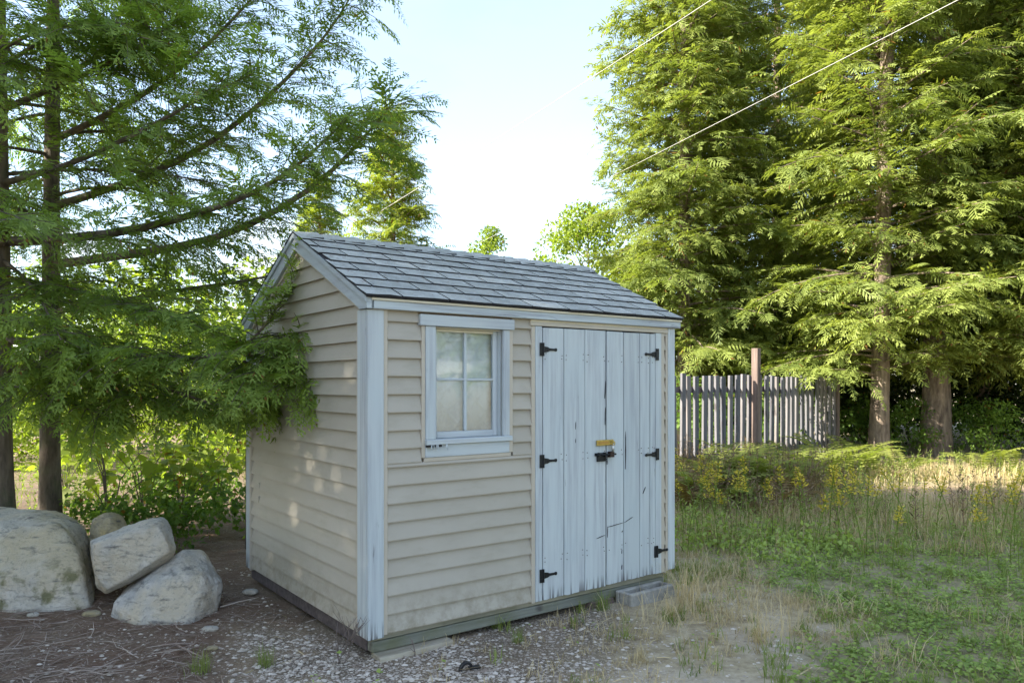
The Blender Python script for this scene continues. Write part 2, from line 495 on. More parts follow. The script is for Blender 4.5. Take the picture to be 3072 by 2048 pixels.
M['bark_far'] = bark_mat('hemlock_bark_far', (0.10, 0.072, 0.055), (0.33, 0.255, 0.19))
M['twig'] = simple_mat('twig_wood', (0.12, 0.095, 0.075), 0.9, var=0.3)
M['dead_twig'] = simple_mat('dead_twig_wood', (0.15, 0.12, 0.105), 0.9, var=0.35)
M['pebble'] = simple_mat('pale_pebbles', (0.42, 0.39, 0.34), 0.9, var=0.5, scale=16)
M['litter'] = leaf_mat('needle_litter', (0.15, 0.09, 0.06), (0.42, 0.35, 0.29), 0.0)
M['wire'] = simple_mat('pale_cable', (0.50, 0.49, 0.46), 0.5)

# ------------------------------------------------------------------ ground
def fbm(x, y, s, seed=0.0):
    return mnoise.fractal(Vector((x * s + seed, y * s - seed, seed)), 1.0, 2.0, 4)

def ground_h(x, y):
    d = math.hypot(x, y)
    k = 1.0 if d < 14 else max(0.0, 1 - (d - 14) / 20)
    h = 0.018 * fbm(x, y, 0.9, 3.1) + 0.010 * fbm(x, y, 4.0, 9.7)
    # the yard dips a little under the shed's right end
    return h * k

def sstep(a, b, x):
    t = min(1, max(0, (x - a) / (b - a))); return t * t * (3 - 2 * t)

def zones(x, y):
    """how much gravel, needle litter, straw, clover and sand lies at a spot"""
    n = fbm(x, y, 0.8, 1.3); n2 = fbm(x, y, 2.2, 5.5); n3 = fbm(x, y, 1.4, 8.8)
    litter = sstep(-1.35, -1.75, x + 0.25 * n + 0.25 * (y - 4.3)) * sstep(16, 10, y)
    litter = max(litter, 0.9 * sstep(-0.9, -1.3, x + 0.15 * n2) * sstep(4.5, 4.8, y))
    clover = sstep(1.5, 2.1, x + 0.45 * n + 0.25 * n2 - 0.06 * (y - 4)) * sstep(8.8, 7.0, y + 0.4 * n)
    sand = 0.75 * sstep(0.16, 0.42, n3) * sstep(0.1, 0.6, x) * (1 - 0.75 * clover) * sstep(8, 6.6, y)
    far = sstep(6.2, 7.4, y + 0.5 * n - 0.15 * max(0, 3 - x)) * sstep(1.2, 2.0, x)
    gravel = sstep(0.9, 0.1, x + 0.35 * n) * (1 - litter)
    bare = sstep(9.2, 9.9, y + 0.3 * n) * sstep(11.6, 10.9, y + 0.3 * n2) * sstep(5.0, 5.6, x + 0.4 * n)
    straw = max(0.0, 1 - clover - 0.8 * gravel - litter)
    return dict(gravel=gravel, litter=litter, clover=clover, sand=sand, far=far, straw=straw, bare=bare)

def axis_pts(lo, hi, fine_lo, fine_hi, step, grow=1.22):
    a = list(np.arange(fine_lo, fine_hi + 1e-6, step))
    s, p = step, fine_hi
    while p < hi: s *= grow; p += s; a.append(p)
    s, p = step, fine_lo
    b = []
    while p > lo: s *= grow; p -= s; b.append(p)
    return b[::-1] + a

gx = axis_pts(-600, 600, -6, 9, 0.11); gy = axis_pts(-400, 900, 1.2, 13, 0.11)
GV = []; Z1 = []; Z2 = []
for y in gy:
    for x in gx:
        GV.append((x, y, ground_h(x, y)))
        z = zones(x, y)
        Z1.append((z['gravel'], z['litter'], z['clover'], 1.0)); Z2.append((z['sand'], z['far'], z['bare'], 1.0))
nx = len(gx)
GF = [(j * nx + i, j * nx + i + 1, (j + 1) * nx + i + 1, (j + 1) * nx + i) for j in range(len(gy) - 1) for i in range(nx - 1)]

def ground_mat():
    m, nt, b = mat_new('yard_soil')
    co = obj_co(nt)
    a1 = nd(nt, 'ShaderNodeAttribute', attribute_name='zone_a'); a2 = nd(nt, 'ShaderNodeAttribute', attribute_name='zone_b')
    s1 = nd(nt, 'ShaderNodeSeparateColor'); nt.links.new(a1.outputs['Color'], s1.inputs[0])
    s2 = nd(nt, 'ShaderNodeSeparateColor'); nt.links.new(a2.outputs['Color'], s2.inputs[0])
    n1 = noise_n(nt, co, 3.0, 8, 0.65); n2 = noise_n(nt, co, 45, 5, 0.7); n3 = noise_n(nt, co, 11, 6, 0.65)
    vo = nd(nt, 'ShaderNodeTexVoronoi'); vo.inputs['Scale'].default_value = 60; nt.links.new(co, vo.inputs['Vector'])
    base = ramp(nt, n3, [(0.30, (0.25, 0.195, 0.115)), (0.52, (0.44, 0.36, 0.225)), (0.72, (0.60, 0.51, 0.35))])
    grav = mix(nt, ramp(nt, vo.outputs['Distance'], [(0.15, 0.0), (0.5, 1.0)]), ramp(nt, vo.outputs['Color'], [(0.2, (0.38, 0.31, 0.24)), (0.8, (0.72, 0.64, 0.54))]), (0.15, 0.115, 0.08))
    grav = mix(nt, ramp(nt, n1, [(0.45, 0.0), (0.62, 0.75)]), grav, (0.27, 0.20, 0.125))
    c = mix(nt, s1.outputs['Red'], base, grav)
    lit = ramp(nt, n2, [(0.3, (0.10, 0.07, 0.048)), (0.55, (0.22, 0.155, 0.105)), (0.75, (0.36, 0.28, 0.215))])
    lit = mix(nt, ramp(nt, n1, [(0.42, 0.0), (0.6, 0.8)]), lit, (0.15, 0.085, 0.052))
    c = mix(nt, s1.outputs['Green'], c, lit)
    clo = ramp(nt, n3, [(0.3, (0.17, 0.16, 0.08)), (0.7, (0.40, 0.34, 0.20))])
    c = mix(nt, math_n(nt, 'MULTIPLY', s1.outputs['Blue'], 0.8), c, clo)
    sand = ramp(nt, n2, [(0.3, (0.40, 0.33, 0.24)), (0.7, (0.64, 0.55, 0.43))])
    c = mix(nt, math_n(nt, 'MULTIPLY', s2.outputs['Red'], 0.9), c, sand)
    fr = ramp(nt, n3, [(0.3, (0.15, 0.125, 0.06)), (0.7, (0.36, 0.30, 0.17))])
    c = mix(nt, math_n(nt, 'MULTIPLY', s2.outputs['Green'], 0.85), c, fr)
    c = mix(nt, s2.outputs['Blue'], c, ramp(nt, n3, [(0.3, (0.30, 0.20, 0.12)), (0.7, (0.40, 0.29, 0.19))]))
    nt.links.new(c, b.inputs['Base Color']); b.inputs['Roughness'].default_value = 0.95
    bump(nt, b, math_n(nt, 'ADD', n2, n3), 0.7, 0.02)
    return m
gme = np_mesh('ground', GV, GF, ground_mat(), smooth=True)
for nm, dat in (('zone_a', Z1), ('zone_b', Z2)):
    at_ = gme.attributes.new(nm, 'FLOAT_COLOR', 'POINT'); at_.data.foreach_set('color', np.array(dat, dtype=np.float32).ravel())
ground = link(bpy.data.objects.new('ground', gme)); tag(ground, 'gravelly yard with dry grass, pine needles and clover', kind='structure')

# ------------------------------------------------------------------ shed
TH = R(36.73)
O = Vector((-0.7764, 4.139, 0.0))
SHZ = 0.13                                        # siding starts this far above the ground
LEN, DEP = 2.447, 2.07
shed = empty('garden_shed', (O.x, O.y, SHZ), TH, label='small beige sided shed with peeling pale blue double doors and grey shingle roof', cat='shed')
def to_world(u, v, z): 
    return Vector((O.x + u * math.cos(TH) - v * math.sin(TH), O.y + u * math.sin(TH) + v * math.cos(TH), z + SHZ))
CRS = 0.1016
SLOPE = 0.475
def roof_z(v): return 1.862 + (min(v, 2.0 * 1.005 - v) + 0.05) * SLOPE
RIDGE_V = 1.005

# floor and skids
MB().box((0.03, 0.03, -0.06), (LEN - 0.06, DEP - 0.03, -0.005)).build('floor_deck', M['inside'], shed)
b_ = MB().box((0.008, 0.004, -0.036), (2.36, 0.05, 0.03)); b_.build('rim_board', M['sill'], shed, bevel=0.003)
b_ = MB().box((0.012, -0.002, -0.098), (2.36, 0.06, -0.039)); b_.build('skid_beam', M['sill'], shed, bevel=0.004)
MB().box((0.004, 0.06, -0.10), (0.06, DEP - 0.03, 0.02)).build('rim_board', M['rail'], shed, bevel=0.003)
MB().box((0.5, DEP - 0.1, -0.10), (2.3, DEP - 0.04, 0.0)).build('skid_beam', M['rail'], shed)

# wall cores (the bare framing behind the siding); the front one has the window and door openings
fw = empty('front_wall', (0, 0, 0)); fw.parent = shed
gw = empty('gable_wall', (0, 0, 0)); gw.parent = shed
c_ = MB()
c_.box((0.02, 0.012, 0.031), (0.40, 0.06, 1.80)); c_.box((0.882, 0.012, 0.031), (1.19, 0.06, 1.80)); c_.box((2.245, 0.012, 0.031), (LEN - 0.02, 0.06, 1.80))
c_.box((0.402, 0.012, 0.031), (0.88, 0.06, 1.05)); c_.box((0.402, 0.012, 1.715), (0.88, 0.06, 1.80)); c_.box((1.192, 0.012, 1.75), (2.243, 0.06, 1.80))
c_.box((0.02, 0.014, 1.8015), (LEN - 0.02, 0.058, 1.868))
c_.build('sheathing', M['inside'], fw)
g = MB(); pts = [(0.012, 0.062, 0.0), (0.012, DEP - 0.02, 0.0), (0.012, DEP - 0.02, 1.80), (0.012, RIDGE_V, 2.26), (0.012, 0.062, 1.80)]
g.prism(pts, (0.05, 0, 0)); g.build('sheathing', M['inside'], gw)
g = MB(); g.prism([(p[0] + LEN - 0.075, p[1], p[2]) for p in pts], (0.05, 0, 0)); g.build('far_gable_wall', M['jchannel'], shed)
MB().box((0.065, DEP - 0.07, 0.0), (LEN - 0.07, DEP - 0.025, 1.855)).build('rear_wall', M['jchannel'], shed)

def lap_front(u0, u1, z0, z1=None):
    """one lap of siding on the front: lower edge proud, top tucked back"""
    z1 = z0 + CRS if z1 is None else z1
    k = (z1 - z0) / CRS
    d0 = -0.023; d1 = -0.023 + 0.021 * k
    s = random.uniform(-0.0012, 0.0012)
    pr = [(u0, d0 + s, z0), (u0, d0 + s - 0.001, z0 + 0.006), (u0, d1, z1), (u0, 0.010, z1), (u0, 0.010, z0)]
    MB().prism(pr, (u1 - u0, 0, 0)).build('siding_board', M['siding'], fw)
for i in range(18):
    z0 = i * CRS; z1 = min(z0 + CRS, 1.792)
    if z1 <= 0.94:
        lap_front(0.094, 1.105, z0, z1)
    elif z0 < 0.934:
        lap_front(0.094, 1.105, z0, 0.934); lap_front(0.094, 0.308, 0.934, z1); lap_front(0.959, 1.105, 0.934, z1)
    else:
        lap_front(0.094, 0.308 if z1 < 1.74 else 0.291, z0, z1); lap_front(0.959 if z1 < 1.74 else 0.962, 1.105, z0, z1)
    lap_front(2.339, 2.357, z0, z1)

def lap_gable(v0, v1, z0, z1, w0=None, w1=None):
    """one lap on the gable; w0,w1 = ends of its top edge where the roof cuts it"""
    w0 = v0 if w0 is None else w0; w1 = v1 if w1 is None else w1
    d0 = -0.023; d1 = -0.002
    vs = [(d0, v0, z0), (d0, v1, z0), (d1, w1, z1), (d1, w0, z1), (0.010, v0, z0), (0.010, v1, z0), (0.010, w1, z1), (0.010, w0, z1)]
    MB().add(vs, [(0, 3, 2, 1), (4, 5, 6, 7), (0, 1, 5, 4), (1, 2, 6, 5), (2, 3, 7, 6), (3, 0, 4, 7)]).build('siding_board', M['siding'], gw)
def rake_low(z):
    """v at which the rake board's lower edge passes height z (front half)"""
    return 0.0 + (z - 1.79) / SLOPE
for i in range(24):
    z0 = -0.006 + i * CRS; z1 = z0 + CRS
    lo, hi = 0.126, 1.972
    a0 = max(lo, rake_low(z0)); b0 = min(hi, 2 * RIDGE_V - rake_low(z0))
    a1 = max(lo, rake_low(z1)); b1 = min(hi, 2 * RIDGE_V - rake_low(z1))
    if a0 >= b0: break
    if a1 >= b1: z1 = 1.79 + RIDGE_V * SLOPE; a1, b1 = RIDGE_V - 0.003, RIDGE_V + 0.003
    lap_gable(a0, b0, z0, z1, a1, b1)
# butt joint line of two laid lengths on the gable is a vinyl end flap
for z, v in ((0.605, 1.78), (0.505, 1.79)):
    MB().box((-0.024, v, z + 0.004), (-0.012, v + 0.004, z + 0.05)).build('siding_end_lap', M['jchannel'], gw)

# corner posts
def post_board(a, b): MB().box(a, b).build('corner_board', M['paint_v'], shed, bevel=0.004)
post_board((-0.030, -0.030, -0.016), (0.069, -0.004, 1.787))
post_board((-0.030, -0.0035, -0.014), (-0.004, 0.104, 1.787))
post_board((2.378, -0.030, 0.018), (2.449, -0.002, 1.787))
post_board((2.423, -0.0015, 0.018), (2.449, 0.09, 1.787))
post_board((-0.026, 2.000, -0.02), (-0.002, 2.075, 1.78))
def jch(name, a, b): MB().box(a, b).build(name, M['jchannel'], shed, bevel=0.002)
jch('trim_channel', (0.0695, -0.024, -0.004), (0.0935, 0.006, 1.79))
jch('trim_channel', (-0.024, 0.1045, -0.022), (0.006, 0.125, 1.79))
jch('trim_channel', (-0.024, 1.973, -0.03), (0.006, 1.9995, 1.78))
jch('trim_channel', (2.358, -0.024, 0.012), (2.3775, 0.006, 1.79))

# fascia, rake boards, drip edge
MB().box((-0.018, -0.052, 1.789), (2.486, -0.031, 1.834)).build('fascia_board', M['paint_fascia'], shed, bevel=0.002)
MB().box((-0.018, -0.060, 1.8345), (2.492, -0.020, 1.860)).build('drip_strip', M['drip'], shed, bevel=0.002)
MB().box((-0.0, -0.0305, 1.787), (2.47, 0.02, 1.80)).build('soffit', M['jchannel'], shed)
def rake(sign):
    """sloping board along the gable edge; sign +1 front half, -1 back half"""
    f = lambda v: v if sign > 0 else 2 * RIDGE_V - v
    top = lambda v: 1.862 + (v + 0.05) * SLOPE - 0.012
    r = MB()
    x0 = -0.048 if sign > 0 else -0.0475
    r.prism([(x0, f(-0.052), top(-0.052)), (x0, f(RIDGE_V - 0.0005), top(RIDGE_V)), (x0, f(RIDGE_V - 0.0005), top(RIDGE_V) - 0.098), (x0, f(0.045), top(0.045) - 0.098), (x0, f(0.045), 1.79), (x0, f(-0.052), 1.79)], (0.0445, 0, 0))
    r.build('rake_board', M['paint_rake'], shed)
    r = MB(); x0 = -0.060
    r.prism([(x0, f(-0.060), top(-0.06) - 0.022), (x0, f(RIDGE_V - 0.0005), top(RIDGE_V) - 0.022), (x0, f(RIDGE_V - 0.0005), top(RIDGE_V) + 0.008), (x0, f(-0.060), top(-0.06) + 0.008)], (0.011, 0, 0))
    r.build('rake_drip_edge', M['paint_rake'], shed)
    r = MB(); x0 = -0.027
    r.prism([(x0, f(0.08), top(0.08) - 0.101), (x0, f(RIDGE_V - 0.0005), top(RIDGE_V) - 0.101), (x0, f(RIDGE_V - 0.0005), top(RIDGE_V) - 0.122), (x0, f(0.08), top(0.08) - 0.122)], (0.02, 0, 0))
    r.build('rake_channel', M['jchannel'], shed)
rake(1); rake(-1)
MB().box((-0.046, -0.0525, 1.7895), (-0.0185, -0.0310, 1.834)).build('fascia_return', M['paint_h'], shed)

# roof: deck, shingles, ridge caps
roof = empty('roof', (0, 0, 0)); roof.parent = shed
RU0, RU1 = -0.055, 2.492
d = MB()
for sgn in (1, -1):
    f = lambda v: v if sgn > 0 else 2 * RIDGE_V - v
    zt = lambda v: 1.862 + (v + 0.05) * SLOPE
    d.prism([(RU0, f(-0.06), zt(-0.06) - 0.010), (RU0, f(RIDGE_V - 0.0003), zt(RIDGE_V) - 0.010), (RU0, f(RIDGE_V - 0.0003), zt(RIDGE_V)), (RU0, f(-0.06), zt(-0.06))], (RU1 - RU0, 0, 0))
d.build('roof_deck', M['asphalt_edge'], roof)
sl = math.hypot(1, SLOPE)
def shingle(u0, u1, s0, s1, side, lift0=0.014, name='shingle'):
    """a tab from slope distance s0 (lower edge) to s1, on the front (+1) or rear (-1) slope"""
    f = lambda v: v if side > 0 else 2 * RIDGE_V - v
    jt = lambda a: random.uniform(-a, a)
    def pt(u, s, h):
        v = -0.072 + s / sl
        z = 1.862 + (v + 0.05) * SLOPE
        return Vector((u, f(v - h * SLOPE / sl), z + h / sl))
    n = 3; vs = []; curl = [max(0, jt(0.003)) for _ in range(n + 1)]
    j0 = [jt(0.0035) for _ in range(n + 1)]
    for k in range(n + 1):
        u = u0 + (u1 - u0) * k / n
        vs += [pt(u, s0 + j0[k], 0.0005 + 0.4 * curl[k]), pt(u, s0 + j0[k], lift0 + curl[k]), pt(u, s1, 0.004), pt(u, s1, 0.0002)]
    b = MB()
    for k in range(n):
        a, c = 4 * k, 4 * k + 4
        for q, mi in (((a + 1, c + 1, c + 2, a + 2), 0), ((a, c, c + 1, a + 1), 1), ((a + 2, c + 2, c + 3, a + 3), 1), ((a + 3, c + 3, c, a), 1)):
            b.add([vs[i] for i in q], [(0, 1, 2, 3) if side > 0 else (3, 2, 1, 0)], mi)
    for a in (0, 4 * n):
        b.add([vs[a + i] for i in range(4)], [(0, 1, 2, 3)], 1)
    return b
EXPO = 0.1465; NC = 8; TAB = 0.305
offs = [0.22, 0.10, 0.265, 0.145, 0.02, 0.19, 0.06, 0.23]
for c in range(NC):
    s0 = c * EXPO; s1 = min(s0 + EXPO + 0.03, 1.19)
    if s0 > 1.1: break
    u = RU0 - 0.006 - TAB + offs[c]
    while u < RU1:
        a = max(u + 0.0055, RU0 - 0.006); e = min(u + TAB - 0.0055, RU1 + 0.006)
        if e - a > 0.03:
            shingle(a, e, s0 + random.uniform(-0.002, 0.002), s1, 1).build('shingle', [M['shingle'], M['asphalt_edge']], roof)
        u += TAB
back = MB()
for c in range(NC):
    s0 = c * EXPO; s1 = min(s0 + EXPO + 0.03, 1.19)
    if s0 > 1.1: break
    q = shingle(RU0 - 0.006, RU1 + 0.006, s0, s1, -1)
    b0 = len(back.v); back.v += q.v; back.f += [[i + b0 for i in f] for f in q.f]; back.m += q.m
back.build('rear_shingle_courses', [M['shingle'], M['asphalt_edge']], roof)
u = RU0 - 0.008; k = 0
zr = 1.862 + (RIDGE_V + 0.05) * SLOPE
while u < RU1 - 0.02:
    u1 = min(u + 0.165, RU1 + 0.006); lift = 0.020
    hw = 0.125 + random.uniform(-0.004, 0.004)
    prof = []
    for t in (-1, -0.55, -0.18, 0, 0.18, 0.55, 1):
        v = RIDGE_V + t * hw; z = zr - abs(t) * hw * SLOPE - (0.004 if abs(t) < 0.1 else 0)
        prof.append((v, z))
    lo, hi = 0.010, 0.024
    vs = []
    for (uu, h) in ((u + random.uniform(-0.003, 0.003), lo), (u1, hi)):
        for v, z in prof: vs.append((uu, v, z + h))
        for v, z in prof: vs.append((uu, v, z + h - 0.009))
    n = len(prof); fs = []; ms = []
    b = MB()
    for i in range(n - 1):
        b.add([vs[i], vs[i + 1], vs[2 * n + i + 1], vs[2 * n + i]], [(3, 2, 1, 0)], 0)
        b.add([vs[2 * n + i], vs[2 * n + i + 1], vs[3 * n + i + 1], vs[3 * n + i]], [(3, 2, 1, 0)], 1)
        b.add([vs[n + i], vs[n + i + 1], vs[i + 1], vs[i]], [(3, 2, 1, 0)], 1)
    b.add([vs[0], vs[2 * n], vs[3 * n], vs[n]], [(0, 1, 2, 3)], 1)
    b.add([vs[n - 1], vs[3 * n - 1], vs[4 * n - 1], vs[2 * n - 1]], [(3, 2, 1, 0)], 1)
    b.build('ridge_shingle', [M['shingle'], M['asphalt_edge']], roof)
    u += 0.146

# window
win = empty('window', (0, 0, 0)); win.parent = shed
def wpart(name, a, b, mat='paint_v', bev=0.003): return MB().box(a, b).build(name, M[mat], win, bevel=bev)
wpart('head_casing', (0.292, -0.040, 1.712), (0.961, -0.004, 1.777), 'paint_h')
wpart('side_casing', (0.333, -0.030, 1.0605), (0.400, -0.004, 1.7115))
wpart('side_casing', (0.882, -0.030, 1.0605), (0.930, -0.004, 1.7115))
wpart('trim_channel', (0.309, -0.024, 0.957), (0.3325, 0.006, 1.7115), 'jchannel', 0.002)
wpart('trim_channel', (0.9305, -0.024, 0.957), (0.958, 0.006, 1.7115), 'jchannel', 0.002)
wpart('trim_channel', (0.325, -0.024, 0.934), (0.945, 0.004, 0.9565), 'jchannel', 0.002)
wpart('sill', (0.329, -0.046, 1.030), (0.942, 0.03, 1.0600), 'paint_h')
wpart('apron', (0.333, -0.028, 0.957), (0.930, -0.004, 1.0295), 'paint_h')
wpart('jamb', (0.4005, -0.003, 1.0605), (0.406, 0.075, 1.7115)); wpart('jamb', (0.876, -0.003, 1.0605), (0.8815, 0.075, 1.7115))
wpart('head_jamb', (0.4065, -0.003, 1.703), (0.8755, 0.075, 1.7115), 'drip')
wpart('stile', (0.4065, 0.028, 1.0605), (0.440, 0.058, 1.7025)); wpart('stile', (0.846, 0.028, 1.0605), (0.8755, 0.058, 1.7025))
wpart('rail', (0.4405, 0.028, 1.0605), (0.8455, 0.058, 1.098), 'paint_h'); wpart('rail', (0.4405, 0.028, 1.686), (0.8455, 0.058, 1.7025), 'drip')
wpart('muntin', (0.633, 0.026, 1.0985), (0.650, 0.050, 1.6855), bev=0.004)
wpart('muntin', (0.4405, 0.0285, 1.399), (0.6325, 0.050, 1.413), 'paint_h'); wpart('muntin', (0.6505, 0.0285, 1.399), (0.8455, 0.050, 1.413), 'paint_h')
for (a, b) in ((0.441, 0.6325), (0.6505, 0.845)):
    for (z0, z1) in ((1.0985, 1.3985), (1.4135, 1.6855)):
        q = MB(); q.add([(a, 0.040, z0), (b, 0.040, z0), (b, 0.040, z1), (a, 0.040, z1)], [(0, 1, 2, 3)]); q.build('pane', M['glass'], win)
# splinters and a missing strip under the sill's left end
MB().box((0.331, -0.0475, 1.018), (0.43, -0.030, 1.0295)).build('bare_wood_strip', M['dark_slit'], win)
for uu in (0.372, 0.405, 0.455):
    t = MB()
    for k in range(4):
        x = uu + random.uniform(-0.012, 0.012)
        t.tube([(x, -0.047, 1.03), (x + random.uniform(-.012, .012), -0.055, 1.012), (x + random.uniform(-.02, .02), -0.053, 0.998)], [0.0022, 0.0016, 0.0006], 4)
    t.build('paint_curl', M['paint_h'], win)

# curtain hung inside the window
cv = []; nn = 30
for j in range(2):
    for i in range(nn + 1):
        u = 0.415 + 0.46 * i / nn
        cv.append((u, 0.067 + 0.003 * math.sin(u * 60) + (0.002 * math.sin(u * 23 + j)), 1.065 + j * 0.637))
cf = [(i, i + 1, nn + 2 + i, nn + 1 + i) for i in range(nn)]
cur = MB(); cur.add(cv, cf)
cur_o = cur.build('curtain', M['curtain'], None, smooth=True)
sol = cur_o.modifiers.new('cloth', 'SOLIDIFY'); sol.thickness = 0.003
cur_o.location = (O.x, O.y, SHZ); cur_o.rotation_euler = (0, 0, TH)
tag(cur_o, 'white curtain with diamond lattice weave hanging behind the shed window', 'curtain')

# doors
df = empty('door_frame', (0, 0, 0)); df.parent = shed
def dpart(name, a, b, mat='paint_v', bev=0.003): return MB().box(a, b).build(name, M[mat], df, bevel=bev)
dpart('trim_channel', (1.106, -0.024, -0.012), (1.1355, 0.006, 1.7475), 'jchannel', 0.002)
dpart('trim_channel', (2.3065, -0.024, 0.006), (2.3385, 0.006, 1.7475), 'jchannel', 0.002)
dpart('jamb_board', (1.136, -0.028, -0.006), (1.191, 0.0, 1.7475))
dpart('jamb_board', (2.2445, -0.028, 0.006), (2.306, 0.0, 1.7475))
dpart('head_trim', (1.092, -0.032, 1.7485), (2.375, 0.004, 1.772), 'jchannel', 0.002)
dpart('head_trim', (1.10, -0.025, 1.7725), (2.37, 0.004, 1.7868), 'drip', 0.002)

def planks(door, edges, z0s, ztop, yo):
    for i in range(len(edges) - 1):
        a, b = edges[i] + 0.0030, edges[i + 1] - 0.0030
        y = yo + random.uniform(-0.0015, 0.0015)
        zb = z0s[i]
        p = MB(); nseg = 6
        # ragged foot
        bot = [(a + (b - a) * k / nseg, zb + random.uniform(0, 0.007)) for k in range(nseg + 1)]
        top = [(b, ztop), (a, ztop + random.uniform(-0.003, 0.001))]
        p.prism([(q[0], y, q[1]) for q in bot + top], (0, 0.024, 0))
        p.build('plank', M['paint_v'], door, bevel=0.0015)
dl = empty('door', (0, 0, 0), label='left door leaf of three painted planks'); dl.parent = shed
planks(dl, [1.193, 1.370, 1.555, 1.748], [-0.006, -0.004, -0.003], 1.741, -0.030)
dr = empty('door', (0, 0, 0), label='right door leaf with split planks and a broken lower hinge'); dr.parent = shed
planks(dr, [1.756, 1.921, 2.081, 2.186, 2.2425], [0.002, 0.004, 0.006, 0.008], 1.7395, -0.027)
for q in (dl, dr):
    x0, x1 = (1.21, 1.73) if q is dl else (1.77, 2.22)
    for z in (0.25, 0.9, 1.55):
        MB().box((x0, 0.0005, z - 0.04), (x1, 0.02, z + 0.04)).build('batten', M['inside'], q)
MB().box((1.7475, -0.012, 0.01), (1.7565, 0.0, 1.73)).build('gap_shade_strip', M['dark_slit'], dl)  # dark strip painting the shade between the two leaves
for q, xs in ((dl, (1.215, 1.350, 1.392, 1.535, 1.577, 1.728)), (dr, (1.778, 1.90, 1.94, 2.062, 2.10, 2.168, 2.205, 2.225))):
    x0, x1 = (1.20, 1.745) if q is dl else (1.76, 2.24)
    MB().box((x0, -0.0045, 0.02), (x1, 0.0, 1.72)).build('gap_shade_sheet', M['dark_slit'], q)  # dark sheet added behind the planks so their gaps look shaded
    nl_ = MB()
    for x in xs:
        for z in (0.235, 0.27, 0.885, 0.92, 1.535, 1.57):
            if random.random() < 0.85:
                u_, w_ = x + random.uniform(-.006, .006), z + random.uniform(-.008, .008); y_ = -0.0318 if q is dl else -0.0288
                nl_.tube([(u_, y_ + 0.003, w_), (u_, y_ - 0.0004, w_)], 0.0033, 6)
    o_ = nl_.build('nail_heads', M['nail'], q); o_['kind'] = 'stuff'
# splits and gouges cut in the right leaf
def crack(u0, z0, u1, z1, w, door, y):
    p = MB(); d_ = Vector((u1 - u0, 0, z1 - z0)); n_ = Vector((-d_.z, 0, d_.x)).normalized() * w
    ps = []; N_ = 6
    for k in range(N_ + 1):
        t = k / N_; e = math.sin(math.pi * min(1, max(0.04, t))) ** 0.5
        ps.append((Vector((u0, y, z0)) + d_ * t + n_ * e * random.uniform(0.5, 1.0), Vector((u0, y, z0)) + d_ * t - n_ * e * random.uniform(0.5, 1.0)))
    poly = [a for a, b in ps] + [b for a, b in ps][::-1]
    p.prism(poly, (0, 0.004, 0)); p.build('split', M['dark_slit'], door)
crack(1.937, 0.785, 1.938, 1.049, 0.0055, dr, -0.0295)
crack(1.763, 0.40, 1.922, 0.415, 0.003, dr, -0.0295); crack(1.925, 0.414, 2.01, 0.445, 0.003, dr, -0.0295)
crack(1.763, 0.33, 1.766, 0.405, 0.003, dr, -0.0295)
crack(2.112, 0.60, 2.138, 0.645, 0.004, dr, -0.0295)
crack(1.738, 1.10, 1.742, 1.22, 0.004, dl, -0.0325); crack(1.735, 1.28, 1.744, 1.40, 0.0035, dl, -0.0325); crack(1.66, 0.335, 1.74, 0.35, 0.003, dl, -0.0325)
crack(1.47, 1.08, 1.472, 1.13, 0.003, dl, -0.0325); crack(1.47, 0.99, 1.471, 1.02, 0.002, dl, -0.0325)
crack(1.90, 0.20, 1.903, 0.23, 0.003, dr, -0.0295); crack(1.90, 0.09, 1.903, 0.125, 0.004, dr, -0.0295); crack(1.90, 0.35, 1.912, 0.36, 0.004, dr, -0.0295)

def hinge(uc, zc, way, door):
    """black strap hinge: upright plate on the jamb, tapered strap towards way"""
    y = -0.0345
    h = MB()
    h.box((uc - 0.014, y, zc - 0.042), (uc + 0.014, y + 0.004, zc + 0.042))
    h.tube([(uc + way * 0.015, y - 0.001, zc - 0.042), (uc + way * 0.015, y - 0.001, zc + 0.042)], 0.0055, 8)
    a = uc + way * 0.021
    pts = [(a, 0.020), (a + way * 0.03, 0.016), (a + way * 0.045, 0.009), (a + way * 0.085, 0.007), (a + way * 0.092, 0.0105), (a + way * 0.102, 0.0105), (a + way * 0.108, 0.004)]
    poly = [(p[0], y, zc + p[1]) for p in pts] + [(p[0], y, zc - p[1]) for p in pts[::-1]]
    h.prism(poly, (0, 0.004, 0))
    for (du, dz) in ((0, 0.028), (0, -0.028), (way * 0.05, 0.0), (way * 0.115, 0)):
        c = (uc + du, zc + dz)
        h.tube([(c[0], y + 0.001, c[1]), (c[0], y - 0.0025, c[1])], [0.0055, 0.0035], 8)
    h.build('hinge', M['black_iron'], door)
for z in (1.600, 0.886, 0.155): hinge(1.180, z, 1, dl)
hinge(2.258, 1.592, -1, dr); hinge(2.260, 0.872, -1, dr)
hinge(2.240, 0.170, 1, dr)
